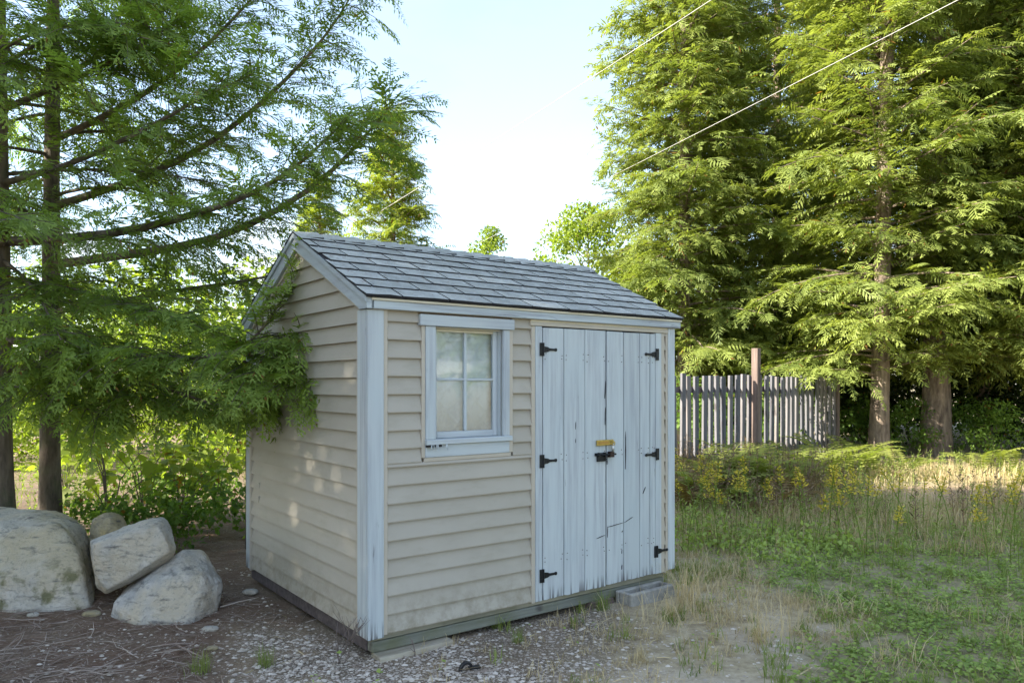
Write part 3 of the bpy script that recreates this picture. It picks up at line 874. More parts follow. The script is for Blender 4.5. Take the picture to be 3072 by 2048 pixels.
# brass hasp, its pin, and the black sliding bolt under it
h = MB()
h.box((1.652, -0.0475, 0.962), (1.806, -0.0325, 1.000))
h.build('hasp', M['brass'], dl, bevel=0.003)
h = MB(); h.box((1.660, -0.049, 0.972), (1.755, -0.0476, 0.991)); h.build('hasp_panel', simple_mat('aged_brass', (0.42, 0.27, 0.09), 0.4, 0.8), dl)
h = MB(); h.tube([(1.79 + 0.014 * math.cos(a), -0.058 , 0.975 + 0.014 * math.sin(a)) for a in np.linspace(0, 2 * math.pi, 13)], 0.0035, 6)
h.tube([(1.79, -0.0476, 0.985), (1.79, -0.062, 0.985)], 0.006, 8); h.build('staple', M['brass'], dr)
h = MB(); h.tube([(1.791, -0.052, 0.968), (1.791, -0.052, 0.915)], [0.008, 0.010], 10); h.build('pin', M['steel'], dr, smooth=True)
h = MB()
h.box((1.640, -0.040, 0.893), (1.745, -0.0325, 0.913)); h.box((1.658, -0.042, 0.855), (1.735, -0.0325, 0.8925)); h.tube([(1.645, -0.050, 0.902), (1.822, -0.050, 0.899)], 0.0065, 8)
h.box((1.66, -0.056, 0.888), (1.672, -0.0401, 0.916)); h.box((1.715, -0.056, 0.888), (1.727, -0.0401, 0.916))
h.build('bolt', M['black_iron'], dl)
h = MB(); h.box((1.762, -0.058, 0.880), (1.800, -0.030, 0.918)); h.build('bolt_keeper', simple_mat('rusty_iron', (0.05, 0.03, 0.022), 0.6, 0.5), dr)
for k in range(4):
    h = MB(); cz = 0.893 - k * 0.016; ro = k % 2
    h.tube([(1.728 + k * 0.002 + (0.006 * math.cos(a) if ro else 0), -0.055 + (0 if ro else 0.006 * math.cos(a)), cz + 0.010 * math.sin(a)) for a in np.linspace(0, 2 * math.pi, 11)], 0.0022, 5)
    h.build('chain_link', M['black_iron'], dl)

# ------------------------------------------------------------------ things round the shed's foot
def world_box(name, u0, u1, v0, v1, z0, z1, mat, bev=0.006, rz=0.0, jit=0.0, **k):
    c = to_world((u0 + u1) / 2, (v0 + v1) / 2, 0); c.z = z0
    e = MB(); hx, hy = (u1 - u0) / 2, (v1 - v0) / 2
    e.box((-hx, -hy, 0), (hx, hy, z1 - z0), jit=jit)
    o = e.build(name, M[mat], None, bevel=bev); o.location = c; o.rotation_euler = (0, 0, TH + rz)
    return tag(o, **k)
cb = empty('concrete_block', to_world(2.08, -0.082, -SHZ), TH + 0.02, label='rough grey concrete block under the right end of the shed', cat='block')
q = MB()
hx, hy, hz = 0.225, 0.072, 0.080
q.box((-hx, -hy, -0.03), (hx, -hy + 0.035, hz), jit=0.007); q.box((-hx, hy - 0.035, -0.03), (hx, hy, hz), jit=0.004)
for x in (-hx + 0.0, -0.018, hx - 0.036): q.box((x + 0.001, -hy + 0.0355, -0.03), (x + 0.035, hy - 0.0355, hz - 0.002), jit=0.002)
q.build('shell', M['concrete'], cb, bevel=0.006)
world_box('wood_shim', 0.02, 0.50, -0.075, 0.035, -0.012, 0.028, 'shim', 0.004, 0.03, 0.004, label='grey weathered board lying flat under the near corner of the shed', cat='board')
cb2 = world_box('wood_shim', 1.62, 1.84, -0.02, 0.08, -0.01, 0.030, 'rail', 0.004, 0.0, 0.004, label='dark wood scrap lying beside the concrete block under the shed', cat='board')

# black plastic scrap in the gravel
pc = at(1072, 1488, 3.98)
bp = MB(); ang = np.linspace(0.15 * math.pi, 1.05 * math.pi, 9)
ro = [(0.040 * math.cos(a), 0, 0.045 * math.sin(a)) for a in ang]; ri = [(0.026 * math.cos(a), 0, 0.030 * math.sin(a)) for a in ang[::-1]]
bp.prism(ro + ri, (0, 0.022, 0)); bp.box((0.02, 0.0, 0.0), (0.085, 0.03, 0.010))
bpo = bp.build('plastic_scrap', M['black_plastic'], None, bevel=0.002); bpo.location = (pc.x, pc.y, 0.002); bpo.rotation_euler = (0.1, 0.05, 0.5)
tag(bpo, 'curved black plastic scrap lying on the gravel in front of the shed', 'plastic scrap')

# ------------------------------------------------------------------ boulders
def boulder(name, c, half, planes, seed, mat, label, rot=(0, 0, 0), rough=0.045, soft=34, sub=6, group=None):
    bm = bmesh.new(); bmesh.ops.create_icosphere(bm, subdivisions=sub, radius=1.0)
    pl = [(Vector(n).normalized(), d) for n, d in planes]
    e = Quaternion((1, 0, 0, 0))
    from mathutils import Euler
    rt = Euler(rot).to_matrix()
    for v in bm.verts:
        d = v.co.normalized()
        acc = (1 / 1.12) ** soft
        for n, w in pl:
            k = d.dot(n)
            if k > 1e-3: acc += (k / w) ** soft
        r = acc ** (-1.0 / soft)
        p = d * r
        s1 = mnoise.fractal(p * 1.7 + Vector((seed, seed * 2, 0)), 1.0, 2.0, 6)
        s2 = mnoise.ridged_multi_fractal(p * 2.6 + Vector((0, seed, seed)), 1.0, 2.1, 5, 1.0, 2.0)
        s3 = mnoise.fractal(p * 9.0 + Vector((seed, 0, seed)), 1.0, 2.0, 3)
        r += rough * 1.5 * s1 + rough * 0.85 * (s2 - 1.0) + rough * 0.5 * s3 + rough * 0.22 * mnoise.fractal(p * 28.0, 1.0, 2.0, 3)
        q = d * r
        v.co = rt @ Vector((q.x * half[0], q.y * half[1], q.z * half[2]))
    me = bpy.data.meshes.new(name); bm.to_mesh(me); bm.free()
    me.materials.append(M[mat]); me.polygons.foreach_set('use_smooth', [True] * len(me.polygons))
    o = link(bpy.data.objects.new(name, me)); o.location = c
    return tag(o, label, 'boulder', group)
BG = 'boulders piled beside the shed'
def faceted(pts, seed, mat, label, rough, soft=38, sub=6):
    """a broken boulder: the hull of its corner points with rounded edges and a rough skin"""
    pts = [Vector(p) for p in pts]; c = sum(pts, Vector()) / len(pts)
    hb = bmesh.new(); vs_ = [hb.verts.new(p - c) for p in pts]
    bmesh.ops.convex_hull(hb, input=vs_); hb.normal_update()
    planes = []
    for f in hb.faces:
        n = f.normal.copy(); d = n.dot(f.verts[0].co)
        if d < 0: n, d = -n, -d
        if not any(n.dot(m) > 0.995 for m, _ in planes): planes.append((n, max(d, 0.02)))
    hb.free()
    bm = bmesh.new(); bmesh.ops.create_icosphere(bm, subdivisions=sub, radius=1.0)
    N_ = np.array([n[:] for n, d in planes]); D_ = np.array([d for n, d in planes])
    for v in bm.verts:
        d = v.co.normalized(); k = np.maximum(N_ @ np.array(d[:]), 1e-4) / D_
        r = float((k ** soft).sum() ** (-1.0 / soft)); p = d * r; q = p * 3.2 + Vector((seed, -seed, seed * 2))
        s1 = mnoise.fractal(q, 1.0, 2.0, 5); s2 = mnoise.ridged_multi_fractal(q * 1.7, 1.0, 2.1, 5, 1.0, 2.0); s3 = mnoise.fractal(q * 7, 0.8, 2.0, 4)
        v.co = p + d * rough * (1.2 * s1 + 0.55 * (s2 - 1.0) + 0.40 * s3)
    me = bpy.data.meshes.new('boulder'); bm.to_mesh(me); bm.free()
    me.materials.append(M[mat]); me.polygons.foreach_set('use_smooth', [True] * len(me.polygons))
    o = link(bpy.data.objects.new('boulder', me)); o.location = c
    return tag(o, label, 'boulder', BG)
def low(p, z=-0.12): return Vector((p[0], p[1], z))
Pb = [at(x, y, Y) for x, y, Y in ((-90, 1162, 6.1), (60, 1163, 6.1), (150, 1178, 6.05), (203, 1212, 5.95), (-90, 1222, 5.34), (40, 1204, 5.34), (140, 1206, 5.36), (186, 1290, 5.18), (222, 1300, 5.85), (228, 1385, 5.6), (-90, 1330, 5.02), (60, 1320, 5.03))]
Pb += [low(at(x, 1400, Y)) for x, Y in ((-90, 4.94), (80, 4.95), (212, 5.03), (232, 5.6), (180, 6.4), (-90, 6.5))] + [at(-250, 1190, 5.6), low(at(-260, 1190, 5.6))]
faceted(Pb, 2.3, 'rock_tan', 'largest tan boulder, at the left end of the boulder pile', 0.020)
fm_ = ((215, 1252, 5.0), (330, 1214, 5.05), (366, 1208, 5.07), (390, 1266, 5.02), (300, 1326, 4.97), (246, 1352, 4.98), (224, 1332, 4.99))
sm_ = ((204, 1240, 5.14), (228, 1229, 5.2), (330, 1193, 5.26), (376, 1187, 5.28), (392, 1205, 5.26), (407, 1262, 5.18), (396, 1283, 5.14), (300, 1338, 5.08), (242, 1365, 5.08), (219, 1350, 5.1), (206, 1285, 5.12))
bm_ = ((225, 1250, 5.5), (330, 1215, 5.55), (385, 1215, 5.5), (390, 1265, 5.45), (240, 1340, 5.4))
faceted([at(*p) for p in fm_ + sm_ + bm_], 5.1, 'rock_grey', 'blocky grey boulder leaning on top of the lower one', 0.010, soft=60)
Pr = [at(x, y, Y) for x, y, Y in ((428, 1259, 5.25), (470, 1264, 5.35), (390, 1280, 5.28), (335, 1346, 4.95), (425, 1318, 4.90), (472, 1326, 4.95), (511, 1335, 5.15), (509, 1365, 5.08), (250, 1388, 4.92), (300, 1418, 4.78), (368, 1440, 4.72), (430, 1441, 4.73), (482, 1404, 4.92), (310, 1330, 5.4), (500, 1325, 5.5), (420, 1270, 5.55))]
Pr += [low(p) for p in Pr[8:13]] + [low(at(500, 1330, 5.4)), low(at(300, 1330, 5.4))]
faceted(Pr, 8.7, 'rock_grey', 'grey and tan boulder resting lowest and nearest to the shed', 0.014, soft=44)
Ps = [at(x, y, Y) for x, y, Y in ((206, 1216, 5.62), (226, 1186, 5.62), (252, 1173, 5.66), (280, 1180, 5.7), (293, 1202, 5.66), (255, 1195, 5.52), (240, 1235, 5.48), (286, 1232, 5.56), (215, 1190, 5.85), (285, 1190, 5.9))]
Ps += [low(p) for p in (at(205, 1240, 5.6), at(290, 1240, 5.6), at(240, 1240, 5.5), at(215, 1240, 5.9), at(285, 1240, 5.9))]
faceted(Ps, 12.4, 'rock_ochre', 'small ochre stone standing behind the blocky boulder', 0.010, soft=30, sub=5)
SG = 'flat pale stones on the needle litter'
for (xd, yd, w, lb, mt) in ((210, 1413, 0.052, 'oval cream stone lying in front of the boulder pile', 'rock_ochre'), (76, 1415, 0.034, 'small white stone lying below the largest boulder', 'rock_grey'),
                            (483, 1448, 0.045, 'flat grey stone lying by the lower boulder', 'rock_grey'), (575, 1362, 0.05, 'bluish grey stone beside the shed gable', 'rock_grey'), (488, 1492, 0.03, 'reddish brown pebble stone among gravel at the foot of the photo', 'rock_ochre')):
    Y = CAM_H * FOC / (yd * 3072 / 2352 - HOR); p = at(xd, yd, Y)
    boulder('stone', (p.x, p.y, 0.012), (w, w * 0.8, w * 0.42), [((0, 0, 1), 0.7), ((0.6, -0.7, 0.3), 0.85)], w * 100, mt, lb, sub=3)['category'] = 'stone'

# ------------------------------------------------------------------ fence
FA = Vector((2.10, 10.78, 0)); FB = Vector((6.42, 14.95, 0))
fd = (FB - FA); FL = fd.length; fang = math.atan2(fd.y, fd.x)
fence = empty('picket_fence', FA, fang, label='weathered grey wooden picket fence beside the shed', cat='fence')
NP_ = 31
pm = MB().box((-0.052, 0, 0.04), (0.052, 0.040, 1.655)).mesh('picket', M['picket'], bevel=0.003)
for i in range(NP_):
    o = bpy.data.objects.new('picket', pm); link(o, fence)
    o.location = (0.02 + i * (FL - 0.1) / (NP_ - 1) + random.uniform(-0.012, 0.012), random.uniform(-0.008, 0.008), random.uniform(-0.035, 0.015))
    o.rotation_euler = (random.uniform(-0.010, 0.010), random.uniform(-0.010, 0.010), random.uniform(-0.07, 0.07)); o.scale = (random.uniform(0.92, 1.08), 1, 1)
for z in (1.42, 0.42):
    MB().box((-0.3, 0.050, z - 0.045), (FL, 0.085, z + 0.045)).build('rail', M['rail'], fence)
pm2 = MB().box((-0.055, -0.055, 0.0), (0.055, 0.055, 2.10)).build('post', M['post'], fence, bevel=0.004)
p_ = at(1758, 1100, 12.45); tl = Vector((p_.x - FA.x, p_.y - FA.y)); a_ = (tl.x * math.cos(fang) + tl.y * math.sin(fang))
pm2.location = (a_, -0.075, 0)
pe = MB().box((-0.05, -0.05, 0.0), (0.05, 0.05, 1.60)).build('post', M['post'], fence, bevel=0.004); pe.location = (FL + 0.02, 0.01, 0)

# ------------------------------------------------------------------ foliage engine
rng = np.random.default_rng(11)
def rhomb(a, b, w, z0=0.0):
    """leaf quad from a to b (2d) with half width w"""
    a = np.array(a, float); b = np.array(b, float); d = b - a; n = np.array((-d[1], d[0])); n = n / (np.linalg.norm(n) + 1e-9) * w
    m_ = a + d * 0.45
    return [(*a, z0), (*(m_ + n), z0 + 0.012), (*b, z0), (*(m_ - n), z0 - 0.004)]
def spray(nside, nsub, w, r):
    """a flat hemlock spray, unit long along x"""
    q = []
    for i in range(nside):
        t = 0.06 + 0.86 * i / max(1, nside - 1)
        for sgn in (-1, 1):
            if r.random() < 0.14: continue
            ln = (0.40 * (1 - t) ** 0.75 + 0.10) * r.uniform(0.5, 1.3)
            an = math.radians(r.uniform(42, 62)) * sgn
            p = np.array((t + r.uniform(-0.02, 0.02), 0.0)); dv = np.array((math.cos(an), math.sin(an)))
            for k in range(nsub):
                e = p + dv * ln / nsub * 1.15
                q += rhomb(p, e, w * (1.1 - 0.35 * k / nsub) * r.uniform(0.8, 1.2), r.uniform(-0.015, 0.015))
                if nsub > 1 and r.random() < 0.75:
                    a2 = an + math.radians(r.uniform(28, 50)) * (1 if r.random() < .5 else -1)
                    q += rhomb(p, p + np.array((math.cos(a2), math.sin(a2))) * ln * 0.38, w * 0.8, r.uniform(-0.015, 0.015))
                p = p + dv * ln / nsub
                an2 = an * 0.9; dv = np.array((math.cos(an2), math.sin(an2)))
    for k in range(3):
        q += rhomb((0.30 + 0.25 * k, 0), (0.60 + 0.25 * k, r.uniform(-.02, .02)), w * 0.8)
    q = np.array(q)
    q[:, 2] += -0.22 * q[:, 0] ** 2 - 0.18 * np.abs(q[:, 1])
    return q
class Rr:
    random = staticmethod(lambda: rng.random()); uniform = staticmethod(lambda a, b: rng.uniform(a, b))
SPR0 = [spray(8, 2, 0.027, Rr) for _ in range(7)]
SPR1 = [spray(6, 1, 0.042, Rr) for _ in range(9)]
SPR2 = [spray(3, 1, 0.075, Rr) for _ in range(4)]
def unit(a):
    return a / (np.linalg.norm(a, axis=-1, keepdims=True) + 1e-9)
def place_sprays(tmpl, P, F, U, Sz, tint):
    """copies of the spray shapes at P facing F with up U"""
    P = np.asarray(P); F = unit(np.asarray(F)); U = np.asarray(U); Sz = np.asarray(Sz); tint = np.asarray(tint)
    Lx = unit(np.cross(U, F)); U2 = np.cross(F, Lx)
    pick = rng.integers(0, len(tmpl), len(P)); Vs = []; Ts = []
    for t in range(len(tmpl)):
        ix = np.where(pick == t)[0]
        if not len(ix): continue
        T = tmpl[t]
        v = P[ix, None, :] + Sz[ix, None, None] * (T[None, :, 0:1] * F[ix, None, :] + T[None, :, 1:2] * Lx[ix, None, :] + T[None, :, 2:3] * U2[ix, None, :])
        Vs.append(v.reshape(-1, 3))
        lt = np.repeat(rng.uniform(-0.12, 0.12, (len(ix), len(T) // 4)), 4, axis=1)
        tipb = 0.22 * (T[None, :, 0] - 0.45)
        Ts.append(np.clip(tint[ix, None] + lt + tipb, 0, 0.93).reshape(-1))
    V = np.concatenate(Vs); return V, np.concatenate(Ts)
def quads(V): return np.arange(len(V)).reshape(-1, 4)

def limb(p0, az, el0, ln, droop, n=9, wob=0.05):
    """a bough: rises or falls at el0, then bends down (droop) along its length"""
    pts = [np.array(p0, float)]; el = el0; a = az
    for i in range(n):
        t = (i + 1) / n
        e = el - droop * t
        a += rng.normal(0, wob)
        pts.append(pts[-1] + ln / n * np.array((math.cos(a) * math.cos(e), math.sin(a) * math.cos(e), math.sin(e))))
    return np.array(pts)
def along(pts, t):
    k = t * (len(pts) - 1); i = min(int(k), len(pts) - 2); f = k - i
    return pts[i] * (1 - f) + pts[i + 1] * f, pts[i + 1] - pts[i]
class Foliage:
    def __init__(s): s.P = []; s.F = []; s.U = []; s.S = []; s.T = []; s.sec = []
    def spr(s, p, f, size, tint, up=None):
        s.P.append(p); s.F.append(f); s.U.append((rng.normal(0, .4), rng.normal(0, .4), 1.0) if up is None else up); s.S.append(size * rng.uniform(0.7, 1.3)); s.T.append(tint)
    def dress(s, pts, t0, nsec, seclen, size, step, tint, sec_droop=0.5, keep_sec=False, dens=1.0):
        """side branches on both sides of a bough, sprays along them"""
        for i in range(nsec):
            t = t0 + (1 - t0) * (i + rng.random()) / nsec
            p, d = along(pts, min(0.999, t)); d = d / (np.linalg.norm(d) + 1e-9)
            sg = 1 if i % 2 else -1
            h = np.array((-d[1], d[0], 0.0)); h /= (np.linalg.norm(h) + 1e-9)
            ang = rng.uniform(0.7, 1.15)
            f = d * math.cos(ang) + h * sg * math.sin(ang) + np.array((rng.normal(0, .18), rng.normal(0, .18), rng.normal(0.0, 0.28)))
            sl_ = seclen * (1 - 0.72 * t) * rng.uniform(0.6, 1.2)
            m_ = max(1, int(sl_ / step)); q = p.copy(); path = [q.copy()]
            tt = tint + rng.normal(0, 0.10)
            for k in range(m_ + 1):
                g_ = f + np.array((0, 0, -sec_droop * k / (m_ + 1)))
                g_ /= np.linalg.norm(g_)
                if rng.random() < dens:
                    hh = np.array((-g_[1], g_[0], 0.0)); sd = rng.choice((-1, 1)) * rng.uniform(0.1, 0.9) if k < m_ else 0
                    s.spr(q, g_ + hh * sd, size * rng.uniform(0.7, 1.2), tt + rng.normal(0, .06))
                q = q + g_ * step; path.append(q.copy())
            if keep_sec: s.sec.append(path)
        p, d = along(pts, 0.995)
        s.spr(p, d, size * 1.1, tint)
        for k in range(int(4 * dens) + 2):
            p, d = along(pts, rng.uniform(max(t0, 0.5), 0.97)); s.spr(p, d + rng.normal(0, .3, 3) * np.linalg.norm(d), size, tint + rng.normal(0, .08))
    def mesh(s, name, tmpl, mat):
        V, T = place_sprays(tmpl, s.P, s.F, s.U, s.S, s.T)
        brown = rng.random(len(V) // 4) < 0.012
        T = T.reshape(-1, 4); T[brown] = 1.0
        return np_mesh(name, V, quads(V), mat, T.reshape(-1))

def trunk_mesh(name, pts, rad, mat, n=14, ridges=0.10, seg=28):
    pts = np.array(pts, float); V = []; F = []
    for i in range(seg + 1):
        t = i / seg; p, d = along(pts, min(t, 0.9999))
        r0 = np.interp(t * (len(rad) - 1), range(len(rad)), rad)
        if i < 4: r0 *= 1 + 0.25 * (1 - i / 4) ** 2
        for k in range(n):
            a = 2 * math.pi * k / n
            r = r0 * (1 + ridges * mnoise.noise(Vector((math.cos(a) * 2.2 + p[0] * 3, math.sin(a) * 2.2 + p[1], p[2] * 1.3))))
            V.append((p[0] + math.cos(a) * r, p[1] + math.sin(a) * r, p[2]))
    for i in range(seg):
        for k in range(n):
            F.append((i * n + k, i * n + (k + 1) % n, (i + 1) * n + (k + 1) % n, (i + 1) * n + k))
    return np_mesh(name, V, F, mat, smooth=True)

def wood_of(paths, r0, r1, sides=5):
    b = MB()
    for p in paths:
        n = len(p); b.tube(p, [r0 + (r1 - r0) * i / (n - 1) for i in range(n)], sides, cap=False)
    return b

# ------------------------------------------------------------------ the two near hemlocks left of the shed
def near_tree(base, rad, height, limbs, nauto, z_lo, z_hi, len_f, label, tint, lean=(0, 0), az_rng=None, auto_len=(1.6, 2.6), spr_n=None, tm=SPR0, size=0.255):
    t = empty('hemlock_tree', (base[0], base[1], 0), label=label, cat='tree', group='hemlock trees left of the shed')
    tp = [(0, 0, -0.05), (lean[0] * .3, lean[1] * .3, height * .3), (lean[0] * .7, lean[1] * .7, height * .65), (lean[0], lean[1], height)]
    link(bpy.data.objects.new('trunk', trunk_mesh('trunk', tp, [rad, rad * .85, rad * .6, rad * .1], M['bark_near'])), t)
    fo = Foliage()
    B = np.array((base[0], base[1], 0.0))
    for (pts, kw) in limbs:
        pts = np.array([np.array(p) - B for p in pts], float)
        # smooth the hand-laid line
        tt = np.linspace(0, len(pts) - 1, 14); pts = np.stack([np.interp(tt, range(len(pts)), pts[:, i]) for i in range(3)], 1)
        for _ in range(2): pts[1:-1] = (pts[:-2] + 2 * pts[1:-1] + pts[2:]) / 4
        r0 = kw.pop('r', 0.03)
        MB().tube(pts, [r0 + (0.004 - r0) * i / 13 for i in range(14)], 7).build('branch', M['bark_near'], t, smooth=True)
        a = dict(t0=0.2, nsec=26, seclen=1.1, size=size, step=0.15, tint=tint, keep_sec=True); a.update(kw); a['nsec'] = int(a['nsec'] * 1.65)
        fo.dress(pts, **a)
    for i in range(nauto):
        f = (i + 0.5) / nauto; z = z_lo + (z_hi - z_lo) * f
        az = (i * 2.39996 + rng.normal(0, .2)) if az_rng is None else rng.uniform(*az_rng)
        ln = len_f(z) * rng.uniform(0.8, 1.15)
        px = lean[0] * z / height; py = lean[1] * z / height
        pts = limb((px, py, z), az, rng.uniform(0.0, 0.35), ln, rng.uniform(0.35, 0.75))
        MB().tube(pts, [0.020 + (0.003 - 0.020) * k / (len(pts) - 1) for k in range(len(pts))], 5).build('branch', M['bark_near'], t, smooth=True)
        fo.dress(pts, 0.18, spr_n or 24, 0.9, size, 0.16, tint + rng.normal(0, .08), keep_sec=True)
    link(bpy.data.objects.new('crown', fo.mesh('crown', tm, M['hem_near'])), t)
    if fo.sec:
        o = wood_of(fo.sec, 0.0045, 0.0015, 3).build('twigs', M['twig'], t); o['kind'] = 'stuff'
    return t
TA = (-4.42, 6.5); TB = (-4.44, 7.25)
A_ = lambda x, y, Y: tuple(at(x, y, Y))
limbsB = [
    ([A_(105, 610, 7.25), A_(300, 585, 7.0), A_(480, 560, 6.8), A_(620, 500, 6.6), A_(745, 415, 6.5), A_(815, 340, 6.4), A_(870, 275, 6.3), A_(905, 235, 6.25)], dict(r=0.045, nsec=44, seclen=1.15, t0=0.18)),
    ([A_(105, 480, 7.25), A_(300, 420, 7.1), A_(460, 350, 7.0), A_(590, 250, 6.9), A_(690, 150, 6.8), A_(770, 60, 6.8), A_(835, -60, 6.7)], dict(r=0.04, nsec=44, seclen=1.1, t0=0.15)),
    ([A_(105, 330, 7.25), A_(300, 240, 7.0), A_(450, 130, 6.9), A_(560, 20, 6.8), A_(650, -90, 6.8)], dict(r=0.035, nsec=34, seclen=1.2)),
    ([A_(105, 720, 7.25), A_(280, 690, 6.9), A_(450, 660, 6.6), A_(600, 640, 6.4), A_(700, 610, 6.3)], dict(r=0.03, nsec=26, seclen=0.9, dens=.8)),
    ([A_(105, 200, 7.25), A_(260, 110, 7.4), A_(380, 20, 7.5), A_(480, -80, 7.5)], dict(r=0.03, nsec=26)),
]
limbsA = [
    ([A_(10, 555, 6.5), A_(180, 550, 6.1), A_(360, 520, 5.8), A_(520, 470, 5.6), A_(640, 420, 5.5), A_(740, 330, 5.5), A_(800, 270, 5.4)], dict(r=0.045, nsec=38, seclen=1.0)),
    ([A_(10, 780, 6.5), A_(200, 800, 6.0), A_(380, 830, 5.6), A_(520, 815, 5.3), A_(640, 780, 5.05), A_(700, 760, 4.98)], dict(r=0.035, nsec=40, seclen=0.85, t0=0.12)),
    ([A_(10, 840, 6.5), A_(180, 860, 6.2), A_(340, 880, 6.0), A_(470, 920, 5.8), A_(560, 960, 5.7)], dict(r=0.03, nsec=34, seclen=0.8, t0=0.1)),
    ([A_(540, 815, 5.3), A_(600, 760, 5.15), A_(640, 700, 5.08), A_(668, 655, 5.04), A_(705, 612, 5.02)], dict(r=0.012, nsec=20, seclen=0.50, size=0.19, step=0.10, t0=0.05, tint=0.72)),
    ([A_(560, 830, 5.25), A_(620, 860, 5.1), A_(680, 880, 5.0), A_(735, 905, 4.92)], dict(r=0.012, nsec=20, seclen=0.55, size=0.22, step=0.11, t0=0.0, tint=0.55)),
    ([A_(560, 815, 5.25), A_(640, 825, 5.08), A_(710, 845, 4.96), A_(760, 885, 4.86)], dict(r=0.010, nsec=18, seclen=0.45, size=0.20, step=0.10, t0=0.1, tint=0.6)),
    ([A_(540, 830, 5.35), A_(590, 900, 5.25), A_(640, 950, 5.2)], dict(r=0.010, nsec=16, seclen=0.5, size=0.22, step=0.11, t0=0.0, tint=0.5)),
    ([A_(10, 640, 6.5), A_(150, 660, 6.0), A_(300, 700, 5.6), A_(420, 735, 5.4)], dict(r=0.028, nsec=28, seclen=0.8, t0=0.1)),
    ([A_(10, 420, 6.5), A_(160, 380, 6.2), A_(330, 300, 6.0), A_(470, 220, 5.9), A_(580, 170, 5.9)], dict(r=0.03, nsec=30)),
    ([A_(10, 250, 6.5), A_(150, 190, 6.3), A_(300, 120, 6.2), A_(420, 40, 6.1)], dict(r=0.03, nsec=28)),
    ([A_(10, 720, 6.5), A_(110, 760, 5.9), A_(220, 800, 5.5), A_(330, 850, 5.3)], dict(r=0.02, nsec=24, seclen=0.8, t0=0.1, tint=0.6)),
    ([A_(10, 800, 6.5), A_(130, 850, 6.2), A_(260, 900, 5.9), A_(400, 930, 5.8)], dict(r=0.02, nsec=24, seclen=0.8, t0=0.1, tint=0.55)),
    ([A_(10, 600, 6.5), A_(60, 640, 5.9), A_(100, 700, 5.5), A_(140, 780, 5.2)], dict(r=0.02, nsec=22, seclen=0.7, t0=0.1, tint=0.6)),
    ([A_(10, 150, 6.5), A_(100, 90, 6.1), A_(220, 60, 5.9), A_(340, 90, 5.8)], dict(r=0.02, nsec=22, seclen=0.9, t0=0.1)),
    ([A_(10, 880, 6.5), A_(90, 900, 6.0), A_(180, 930, 5.8), A_(260, 960, 5.7)], dict(r=0.02, nsec=22, seclen=0.7, t0=0.05)),
]
near_tree(TB, 0.095, 7.6, limbsB, 20, 2.2, 6.2, lambda z: 2.5 - 0.19 * z, 'hemlock tree with the slim mossy trunk, second from the left edge', 0.46, lean=(0.05, 0.0))
near_tree(TA, 0.12, 7.6, limbsA, 22, 1.5, 6.2, lambda z: 2.6 - 0.19 * z, 'hemlock tree with the thick brown trunk at the left edge of the photo', 0.50, lean=(-0.1, 0.1))

# ------------------------------------------------------------------ conifer generator for the trees further off
def conifer_mesh(height, z_lo, r_max, nl, tm, size, tint, step=0.28, seclen=1.2, nsec=12, mat='hem_far', shape=0.8, droop=(0.3, 0.8), bare=0.0):
    fo = Foliage(); limbs_ = []
    for i in range(nl):
        f = (i + rng.random()) / nl; z = z_lo + (height - z_lo) * f
        az = i * 2.39996 + rng.normal(0, .3)
        ln = max(0.25, r_max * ((1 - f) ** shape) * rng.uniform(0.65, 1.15))
        if f < 0.15: ln *= 0.75 + 1.6 * f
        pts = limb((0, 0, z), az, rng.uniform(0.0, 0.45) + 0.35 * f, ln, rng.uniform(*droop), n=6)
        limbs_.append(pts)
        fo.dress(pts, 0.12 + bare, max(3, int(nsec * ln / r_max) + 2), seclen * min(1, 0.3 + ln / r_max), size, step, tint + rng.normal(0, .12), sec_droop=0.6)
    for k in range(10):
        fo.spr(np.array((0, 0, height - 0.12 * k)), np.array((math.cos(k * 2.4) * .6, math.sin(k * 2.4) * .6, 0.7)), size * 0.8, tint)
    return fo.mesh('crown', tm, M[mat]), limbs_
def conifer(name, base, crown, limbs_, height, rad, label, group, rz=0.0, scl=1.0, lean=(0, 0), bark='bark_far', tmesh=None):
    t = empty(name, (base[0], base[1], 0), rz, label=label, cat='tree', group=group)
    t.scale = (scl, scl, scl)
    tp = [(0, 0, -0.05), (lean[0] * .4, lean[1] * .4, height * .35), (lean[0] * .8, lean[1] * .8, height * .7), (lean[0], lean[1], height)]
    link(bpy.data.objects.new('trunk', trunk_mesh('trunk', tp, [rad, rad * .8, rad * .5, rad * .1], M[bark])), t)
    link(bpy.data.objects.new('crown', crown), t)
    wb = wood_of(limbs_, 0.030, 0.005, 5).build('boughs', M[bark], t, smooth=True); wb['kind'] = 'stuff'
    return t
cA, lA = conifer_mesh(15, 1.7, 2.5, 235, SPR1, 0.315, 0.62, nsec=25, step=0.18, shape=0.62, droop=(0.05, 0.65))
cB, lB = conifer_mesh(17, 1.6, 2.9, 240, SPR1, 0.325, 0.64, nsec=25, step=0.185, shape=0.62, droop=(0.05, 0.65))
cC, lC = conifer_mesh(15, 3.2, 2.6, 125, SPR1, 0.30, 0.54, nsec=19, step=0.21, bare=0.05, shape=0.65, droop=(0.4, 1.1))
cS, lS = conifer_mesh(8.6, 0.8, 2.6, 160, SPR1, 0.33, 0.62, mat='spruce', nsec=22, step=0.19, shape=0.9, droop=(0.1, 0.6))
HG = 'tall hemlock trees behind the fence'
def gp(xd, Y): 
    p = at(xd, 0, Y); return (p.x, p.y)
conifer('hemlock_tree', gp(1572, 16.5), cA, lA, 15, 0.15, 'sunlit hemlock tree right behind the shed roof, leftmost of the tall row', HG, 0.3)
conifer('hemlock_tree', gp(1785, 21.0), cC, lC, 15, 0.15, 'darker open hemlock tree set back between two bright ones', HG, 1.1, 1.15)
